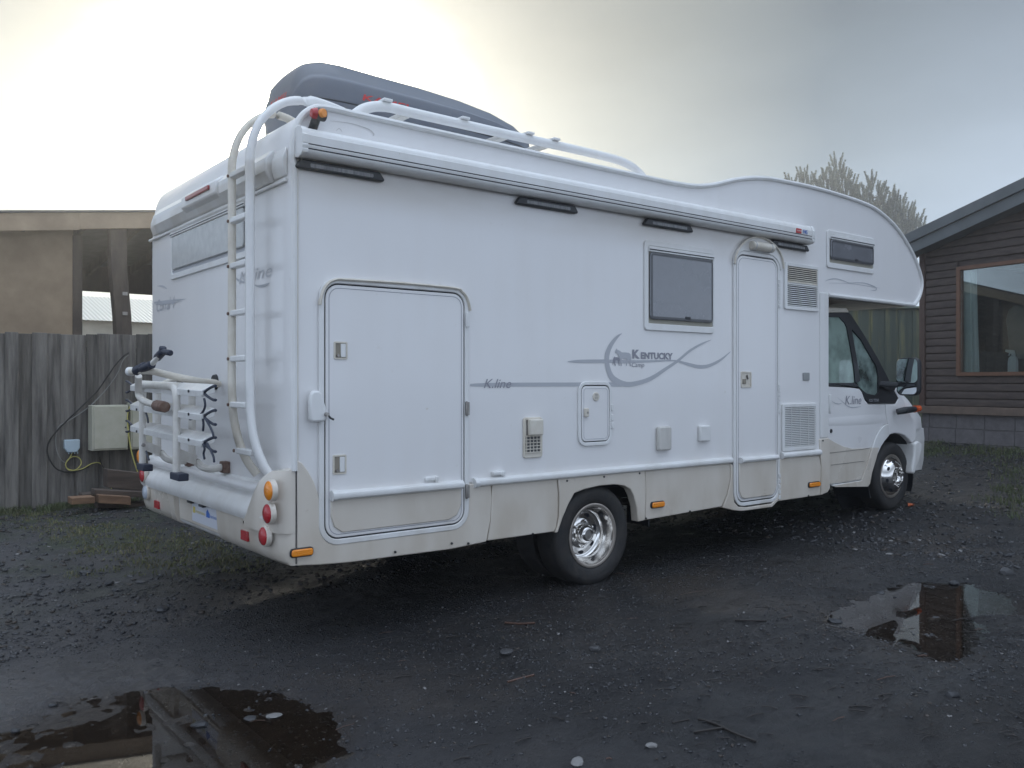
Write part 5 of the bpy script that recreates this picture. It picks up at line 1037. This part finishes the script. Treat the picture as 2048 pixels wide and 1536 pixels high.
# window
wf = MB(); g = .055
for P in ([(wt0, wz0), (wt1, wz0), (wt1, wz0 + g), (wt0, wz0 + g)], [(wt0, wz1 - g), (wt1, wz1 - g), (wt1, wz1), (wt0, wz1)], [(wt0, wz0 + g), (wt0 + g, wz0 + g), (wt0 + g, wz1 - g), (wt0, wz1 - g)], [(wt1 - g, wz0 + g), (wt1, wz0 + g), (wt1, wz1 - g), (wt1 - g, wz1 - g)], [(2.2, wz0 + g), (2.26, wz0 + g), (2.26, wz1 - g), (2.2, wz1 - g)]): hprism(wf, P, -.05, .052)
win = wf.build('window', TRIM, ho, bevel=.004)
HG = bpy.data.materials.new('house_glass'); HG.use_nodes = True; n = HG.node_tree.nodes; l = HG.node_tree.links
t_ = n.new('ShaderNodeBsdfTransparent'); t_.inputs[0].default_value = (.90, .94, .93, 1); g_ = n.new('ShaderNodeBsdfGlossy'); g_.inputs['Roughness'].default_value = .01; g_.inputs[0].default_value = (.9, .95, .95, 1)
f_ = n.new('ShaderNodeFresnel'); f_.inputs[0].default_value = 1.75; m_ = n.new('ShaderNodeMixShader'); l.new(f_.outputs[0], m_.inputs[0]); l.new(t_.outputs[0], m_.inputs[1]); l.new(g_.outputs[0], m_.inputs[2]); l.new(m_.outputs[0], n['Material Output'].inputs[0])
mb = MB(); hprism(mb, [(wt0 + g, wz0 + g), (2.2, wz0 + g), (2.2, wz1 - g), (wt0 + g, wz1 - g)], -.002, .004); mb.build('pane', HG, win, smooth=0)
mb = MB(); hprism(mb, [(2.26, wz0 + g), (wt1 - g, wz0 + g), (wt1 - g, wz1 - g), (2.26, wz1 - g)], -.002, .004); mb.build('pane', HG, win, smooth=0)
# roof: grey bargeboard in two steps and roof sheet
for z0_, z1_, d0, d1 in ((-.045, .13, -.05, .33), (.13, .285, -.05, .37)):
    mb = MB(); hprism(mb, [(-.32, zc0 + z0_ - .32 * tan), (Lw, zc0 + z0_ + Lw * tan), (Lw, zc0 + z1_ + Lw * tan), (-.32, zc0 + z1_ - .32 * tan)], d1 - .03, d1); mb.build('bargeboard', FASC, ho, bevel=.005)
mb = MB(); hprism(mb, [(-.34, zc0 + .25 - .34 * tan), (Lw, zc0 + .25 + Lw * tan), (Lw, zc0 + .30 + Lw * tan), (-.34, zc0 + .30 - .34 * tan)], -6, .339); mb.build('roof', FASC, ho)
mb = MB(); hprism(mb, [(-.30, zc0 - .03 - .30 * tan), (Lw, zc0 - .03 + Lw * tan), (Lw, zc0 + .0 + Lw * tan), (-.30, zc0 - .30 * tan)], -.0, .298); mb.build('soffit', FASC, ho)
# things behind the glass
mb = MB(); n = 60; vs = []
for i in range(n):
    t = .615 + .20 * i / (n - 1); d = -.12 + .03 * math.sin(i * .75) + .012 * math.sin(i * 1.9); wv = .04 * (i / n)
    vs += [H(t + wv * 1.2, 1.50, d), H(t + wv * .5, 2.3, d), H(t, 3.2, d * .95)]
mb.add(vs, [(3 * i, 3 * i + 3, 3 * i + 4, 3 * i + 1) for i in range(n - 1)] + [(3 * i + 1, 3 * i + 4, 3 * i + 5, 3 * i + 2) for i in range(n - 1)])
top(mb, 'curtain', mat('pale_blue_curtain', (.90, .95, .95), .9), 'pale blue curtain hanging inside the left edge of the house window', 'curtain', recalc=False, smooth=80)
bt = thing('spray_bottle', H(1.36, 1.50, -.14), 'white spray bottle standing on the house window sill', 'bottle')
WPL = mat('white_bottle_plastic', (.70, .73, .74), .4)
c = H(1.36, 1.50, -.14); MB().loft([[(c[0] + a * s, c[1] + b_ * s * 1.3, 1.50 + z) for a, b_ in ((-.04, -.045), (.04, -.045), (.045, 0), (.04, .045), (-.04, .045), (-.045, 0))] for z, s in ((0, 1), (.02, 1.03), (.20, 1.0), (.26, .85), (.29, .45))]).build('bottle_body', WPL, bt, bevel=.006)
MB().tube([(c[0], c[1] - .01, 1.79), (c[0], c[1] + .0, 1.84), (c[0], c[1] + .10, 1.87)], [.03, .035, .018], 8).build('spray_head', WPL, bt, bevel=.004)
MB().tube([(c[0], c[1] + .04, 1.84), (c[0], c[1] + .06, 1.79)], .010, 6).build('trigger', WPL, bt)
mb = MB(); c = H(1.18, 2.1, -.55)
mb.loft([[(c[0], c[1] - w1 * sx_, z) for sx_ in (-1, -.5, 0, .5, 1)] + [(c[0] + .1, c[1] - w1 * sx_, z) for sx_ in (1, .5, 0, -.5, -1)] for z, w1 in ((1.75, .10), (2.1, .13), (2.35, .16), (2.5, .12), (2.56, .03))])
top(mb, 'coat', mat('grey_coat_cloth', (.22, .21, .20), .95, var=.5), 'grey coat hanging in the room behind the curtain', 'coat', bevel=.02)
c = H(1.75, 2.45, -.8); mb = MB().box((c[0] - .01, c[1] - .14, 2.22), (c[0] + .02, c[1] + .14, 2.50))
pf_ = top(mb, 'picture', mat('tan_picture', (.42, .32, .20), .7, var=.8, vscale=12, col2=(.12, .16, .12)), 'small tan picture hanging in the room of the brown house', 'picture', bevel=.003)

# ------------------------------------------------------------------ TREE behind the overcab
NE = [mat('frosted_needles_light', (.42, .415, .31), .9), mat('frosted_needles', (.29, .30, .22), .9), mat('frosted_needles_dark', (.18, .19, .13), .9)]
def pine(base, H_, spread, tops, label, seed):
    r = random.Random(seed); t = thing('pine_tree', base, label, 'tree'); bx_, by_, bz_ = base
    br = MB().tube([(bx_, by_, bz_ - .5), (bx_ + .1, by_, bz_ + H_ * .4), (bx_ - .1, by_, bz_ + H_ * .92)], [.42, .28, .07], 8)
    rr_ = Vector((rt[0], rt[1], 0)); ff = Vector((fw[0], fw[1], 0)); cols = [[], [], []]; VB = [[], [], []]
    def candle(p, d, L, w, m):
        d = d.normalized(); a = d.cross(Vector((.3, .5, .2))).normalized(); b_ = d.cross(a); k = int(L / .10) + 5
        for i in range(k * 8):
            s = r.random(); ang = r.random() * 6.283; ww = w * (1 - .55 * s) ; o = p + d * (L * s); q = a * math.cos(ang) + b_ * math.sin(ang); tip = o + q * ww + d * (ww * .8); side = q.cross(d) * .042
            VB[m] += [o - side, o + side, tip]
    for (u, v, Z, n_) in tops:
        P = ZP(u, v, Z); 
        # leader and the branch feeding it
        root = Vector((bx_ + (P.x - bx_) * .25, by_ + (P.y - by_) * .25, bz_ + (P.z - bz_) * .55)); br.tube([root, root.lerp(P, .55) + Vector((0, 0, -.5)), P - Vector((0, 0, .8))], [.12, .08, .04], 5)
        candle(P - Vector((0, 0, .92)), Vector((0, 0, 1)), .92, .17, 1)
        for k in range(int(n_ * .75)):
            z = P.z - .60 - k * .50; R0 = .24 + .20 * k
            for j in range(3):
                ang = r.random() * 6.283; q = rr_ * math.cos(ang) + ff * math.sin(ang) * .7; o = Vector((P.x, P.y, z)); L = R0 * (.7 + .5 * r.random()); e = o + q * L + Vector((0, 0, L * .35)); br.tube([o, e], [.03, .015], 4, cap=False)
                candle(e, Vector((q.x * .35, q.y * .35, 1)), (.36 + .16 * r.random()) * 2, .21, r.choice((0, 1, 1, 2)))
    br.build('trunk', mat('pine_bark', (.14, .12, .10), .9, var=.6), t)
    for m in range(3):
        mb = MB(); mb.v = [tuple(p) for p in VB[m]]; mb.f = [(3 * i, 3 * i + 1, 3 * i + 2) for i in range(len(mb.v) // 3)]; o = mb.build('foliage', NE[m], t, smooth=0, recalc=False); o['kind'] = 'stuff'
tb = ZP(1715, 765, 60)
pine((tb.x, tb.y, .4), 14.5, 3, [(1672, 318, 60.0, 12), (1661, 345, 59.2, 9), (1684, 340, 61.0, 9), (1690, 352, 60.0, 8), (1607, 344, 60.0, 8), (1622, 350, 60.6, 7), (1583, 355, 60.0, 4), (1636, 372, 60.0, 7), (1647, 345, 60.4, 8), (1702, 363, 59.6, 9), (1710, 380, 60.0, 8),
     (1744, 352, 60.0, 10), (1733, 372, 59.2, 9), (1757, 372, 60.8, 9), (1764, 383, 60.0, 9), (1786, 380, 60.0, 10), (1778, 402, 60.0, 9), (1800, 391, 60.0, 11), (1806, 412, 59.4, 10), (1812, 425, 60.0, 9), (1722, 398, 60.0, 8), (1833, 428, 60.0, 8), (1824, 446, 60.0, 7), (1790, 430, 60.0, 8), (1770, 420, 60.0, 8), (1812, 462, 60.0, 6), (1750, 430, 60.0, 6), (1690, 400, 61.0, 6), (1655, 390, 60.0, 6)],
     'pale hazy pine tree rising behind the white overcab', 5)

# ------------------------------------------------------------------ grass, weeds, litter
def tufts(name, pts, n_per, h, m_, label, seed, rad=.25):
    r = np.random.default_rng(seed); V = []; 
    for (x, y) in pts:
        k = int(n_per * (.5 + r.random())); a = r.random(k) * 6.283; d = rad * np.sqrt(r.random(k)); px_, py_ = x + d * np.cos(a), y + d * np.sin(a); pz = zt(px_, py_); hh = h * (.4 + .8 * r.random(k)); ln = (r.random((k, 2)) - .5) * hh[:, None] * 1.4; w = .003 + .003 * r.random(k); b2 = r.random(k) * 6.283
        for i in range(k):
            dx, dy = math.cos(b2[i]) * w[i], math.sin(b2[i]) * w[i]; mx2, my2 = px_[i] + ln[i, 0] * .35, py_[i] + ln[i, 1] * .35
            V += [(px_[i] - dx, py_[i] - dy, pz[i] - .005), (px_[i] + dx, py_[i] + dy, pz[i] - .005), (mx2 + dx * .7, my2 + dy * .7, pz[i] + hh[i] * .65), (mx2 - dx * .7, my2 - dy * .7, pz[i] + hh[i] * .65), (px_[i] + ln[i, 0], py_[i] + ln[i, 1], pz[i] + hh[i])]
    F_ = [];
    for i in range(len(V) // 5): F_ += [(5 * i, 5 * i + 1, 5 * i + 2, 5 * i + 3), (5 * i + 3, 5 * i + 2, 5 * i + 4)]
    mb = MB(); mb.v = V; mb.f = F_; o = mb.build(name, m_, None, smooth=0, recalc=False); return tag(o, label, kind='stuff')
GR = mat('grass_green', (.060, .085, .030), .7, var=.7, vscale=3, col2=(.12, .115, .06)); GR2 = mat('grass_dry', (.17, .15, .085), .8)
pts = [(random.uniform(-3.4, 3.0), FY - .03 - abs(random.gauss(0, .22))) for _ in range(160)]
tufts('grass', pts, 46, .06, GR, 'grass along the foot of the grey fence', 1, .13)
pts = []
for (u, v, su, sv, k) in ((240, 1085, 130, 22, 90), (400, 1085, 90, 22, 60), (110, 1060, 90, 15, 50), (480, 1110, 50, 12, 25), (60, 1030, 60, 8, 30), (330, 1120, 120, 12, 40)):
    for _ in range(k): pts.append(gpt(random.gauss(u, su * .5), max(1015, random.gauss(v, sv * .6))))
tufts('grass', pts, 12, .022, mat('moss_green', (.13, .14, .06), .8), 'thin grass growing through the gravel behind the motorhome', 2, .10)
tufts('grass', pts[::4], 16, .03, GR2, 'dry grass stems in the gravel', 3, .12)
pts = [tuple((hc + hd * random.uniform(-.6, 1.8) + hn * random.uniform(.05, 1.2))[:2]) for _ in range(70)] + [(random.uniform(9.6, 11.4), random.uniform(1.8, 4.5)) for _ in range(90)] + [gpt(random.gauss(2030, 25), random.gauss(1010, 30)) for _ in range(30)]
tufts('grass', pts, 30, .06, GR, 'grass by the block plinth and beside the motorhome nose', 4, .2)
# twigs
r = random.Random(4); tw = MB(); tw2 = MB()
def zg(x, y): return float(zt(np.array([x]), np.array([y]))[0])
for i in range(520):
    x, y = r.uniform(-2.4, 5), r.uniform(-3.4, .6)
    if i > 320: x, y = r.gauss(2.0, 1.2), r.gauss(-2.3, .6)
    a = r.uniform(-.5, .5) + (TH - 1.57) + (r.random() < .25) * r.uniform(-1.2, 1.2); L = r.uniform(.012, .09) * (2.2 if r.random() < .07 else 1); dx, dy = math.cos(a) * L, math.sin(a) * L
    z = zg(x, y) + .004; z2 = zg(x + dx, y + dy) + .004; (tw if r.random() < .95 else tw2).tube([(x, y, z), (x + dx * .5 + r.gauss(0, .004), y + dy * .5, (z + z2) / 2 + .004), (x + dx, y + dy, z2)], r.uniform(.0012, .0030), 4)
TWD = mat('dark_twig', (.022, .018, .016), .7); TWR = mat('reddish_bark', (.09, .045, .03), .6, var=.5, vscale=30)
tag(tw.build('twigs', TWD, None), 'small dark twigs and straws strewn on the dirt', kind='stuff'); tag(tw2.build('twigs', TWR, None), 'small reddish bark slivers on the dirt', kind='stuff')
def stick(px, rad, m_, label):
    P = [gpt(*p) for p in px]; top(MB().tube(crom([(x, y, zg(x, y) + rad) for x, y in P], 4), rad, 6), 'stick', m_, label, 'stick', 'sticks on the yard')
stick([(1397, 1447), (1430, 1460), (1470, 1482), (1512, 1495)], .006, TWD, 'longest dark stick at the bottom right of the yard')
stick([(1388, 1473), (1445, 1470)], .005, TWD, 'short dark stick lying beside the longest one')
stick([(1470, 1268), (1533, 1278)], .005, TWD, 'straight dark stick left of the right-hand puddle')
stick([(1010, 1236), (1040, 1239), (1070, 1240)], .006, TWR, 'reddish curled stick in the shadow by the rear wheel')
stick([(1015, 1354), (1068, 1344)], .006, TWR, 'brown stick in the middle foreground')
stick([(1345, 1455), (1378, 1447)], .004, TWD, 'thin forked twig beside the longest dark stick')
# individual stones
def gpt_t(u, v):
    z = 0.0
    for _ in range(4): x, y = gpt(u, v, z); z = zg(x, y)
    return x, y
def stone(u, v, s, m_, label, group=None, flat=.45, seed=0):
    r = random.Random(seed * 7 + u); x, y = gpt_t(u, v); bm = bmesh.new(); bmesh.ops.create_icosphere(bm, subdivisions=2, radius=.5)
    for w in bm.verts:
        k = 1 + .22 * math.sin(w.co.x * 7 + seed) * math.cos(w.co.y * 5 + seed * 2) + r.uniform(-.09, .09); w.co = Vector((w.co.x * s * 1.35 * k, w.co.y * s * k, max(w.co.z * s * flat * 1.2 * k, -s * .15)))
    M_ = Matrix.Rotation(r.random() * 6.28, 4, 'Z'); bm.transform(M_); me = bpy.data.meshes.new('stone'); bm.to_mesh(me); bm.free(); me.materials.append(m_); me.shade_smooth(); me.set_sharp_from_angle(angle=math.radians(25))
    o = bpy.data.objects.new('stone', me); link(o); o.location = (x, y, zg(x, y) + s * .08); tag(o, label, 'stone', group or 'loose stones on the yard')
SD, SG, SBn, SPl = SM
stone(400, 1452, .065, SD, 'dark stone standing in the left foreground puddle'); stone(105, 1412, .035, SD, 'black pebble at the far edge of the left puddle')
stone(500, 1440, .06, SG, 'flat grey stone right of the dark stone in the left puddle', flat=.25); stone(548, 1434, .055, SPl, 'pale flat flake farthest right in the left puddle', flat=.2)
stone(30, 1462, .035, SD, 'small dark stone at the left edge of the left puddle'); stone(330, 1523, .035, SD, 'dark pebble on the bright water at the bottom of the left puddle')
stone(378, 1492, .04, SG, 'thin grey chip in the middle of the left puddle', flat=.25)
stone(170, 1147, .07, SD, 'dark stone nearest the grass patch on the left'); stone(235, 1182, .06, SD, 'black rounded stone in the left tyre track'); stone(325, 1220, .085, SD, 'largest dark stone, left of the motorhome shadow')
stone(282, 1168, .06, SG, 'flat grey stone behind the left tyre track', flat=.3); stone(405, 1148, .07, SG, 'grey stone below the number plate', flat=.3); stone(433, 1147, .05, SD, 'dark stone right of the grey one below the number plate')
stone(90, 1153, .07, SD, 'low dark stone at the far left', flat=.25); stone(212, 1243, .05, SD, 'small dark stone left of the largest one')
stone(1670, 1243, .06, SD, 'dark stone at the left tip of the right-hand puddle'); stone(1762, 1182, .05, SD, 'dark stone at the far edge of the right-hand puddle'); stone(1868, 1240, .06, SG, 'grey stone in the middle of the right-hand puddle', flat=.35)
stone(2012, 1148, .09, SG, 'rounded grey stone at the right edge beyond the puddle', flat=.7); stone(1908, 1163, .06, SD, 'dark stone beyond the right-hand puddle'); stone(1905, 1390, .05, SD, 'dark stone in the lower right corner area')
stone(1778, 1109, .05, SPl, 'small white pebble in front of the front wheel', flat=.3); stone(1303, 1492, .035, SPl, 'pale pebble at the bottom centre'); stone(1155, 1526, .05, SPl, 'pale jagged pebble at the bottom edge'); stone(1345, 1377, .03, SD, 'small black stone in the middle of the dirt')
stone(1012, 1305, .07, SG, 'wet pale flattened lump in the middle foreground', flat=.15); stone(1190, 1300, .05, SG, 'grey stone at the end of the dark green strip', flat=.5)
x, y = gpt(1823, 1012, .1); lf = MB().add([(x - .07, y, zg(x, y) + .012), (x, y - .035, zg(x, y) + .03), (x + .07, y + .01, zg(x, y) + .02), (x, y + .04, zg(x, y) + .035)], [(0, 1, 2, 3)]).add([(x - .07, y, zg(x, y) + .006), (x, y - .035, zg(x, y) + .02), (x + .07, y + .01, zg(x, y) + .012), (x, y + .04, zg(x, y) + .02)], [(3, 2, 1, 0)])
top(lf, 'leaf', mat('orange_leaf', (.50, .12, .04), .6), 'orange leaf on the chippings in front of the front wheel', 'leaf', smooth=0)
# bush beyond the nose
bu = MB(); r = random.Random(8)
for i in range(900):
    c = Vector((10.3 + r.gauss(0, .3), 4.6 + r.gauss(0, .35), .45 + abs(r.gauss(0, .28)))); a = Vector((r.gauss(0, 1), r.gauss(0, 1), r.gauss(0, 1))).normalized() * .05; b_ = a.cross(Vector((r.random(), r.random(), r.random()))).normalized() * .025; bu.add([c - a, c + b_, c + a, c - b_], [(0, 1, 2, 3)])
top(bu, 'bush', mat('bush_leaves', (.05, .09, .03), .6), 'low green bush between the motorhome nose and the tall fence', 'bush', smooth=0, recalc=False)

# ------------------------------------------------------------------ haze
hz_ = bpy.data.materials.new('fog'); hz_.use_nodes = True; n = hz_.node_tree.nodes; l = hz_.node_tree.links; n.remove(n['Principled BSDF'])
pv_ = n.new('ShaderNodeVolumePrincipled'); pv_.inputs['Color'].default_value = (.97, .97, .98, 1); pv_.inputs['Density'].default_value = .0058; pv_.inputs['Anisotropy'].default_value = .78
l.new(pv_.outputs[0], n['Material Output'].inputs['Volume'])
mb = MB().box((-14, -14, -1.6), (62, 52, 18.5)); o = mb.build('haze', hz_, None, smooth=0); tag(o, 'thin morning fog', kind='stuff')
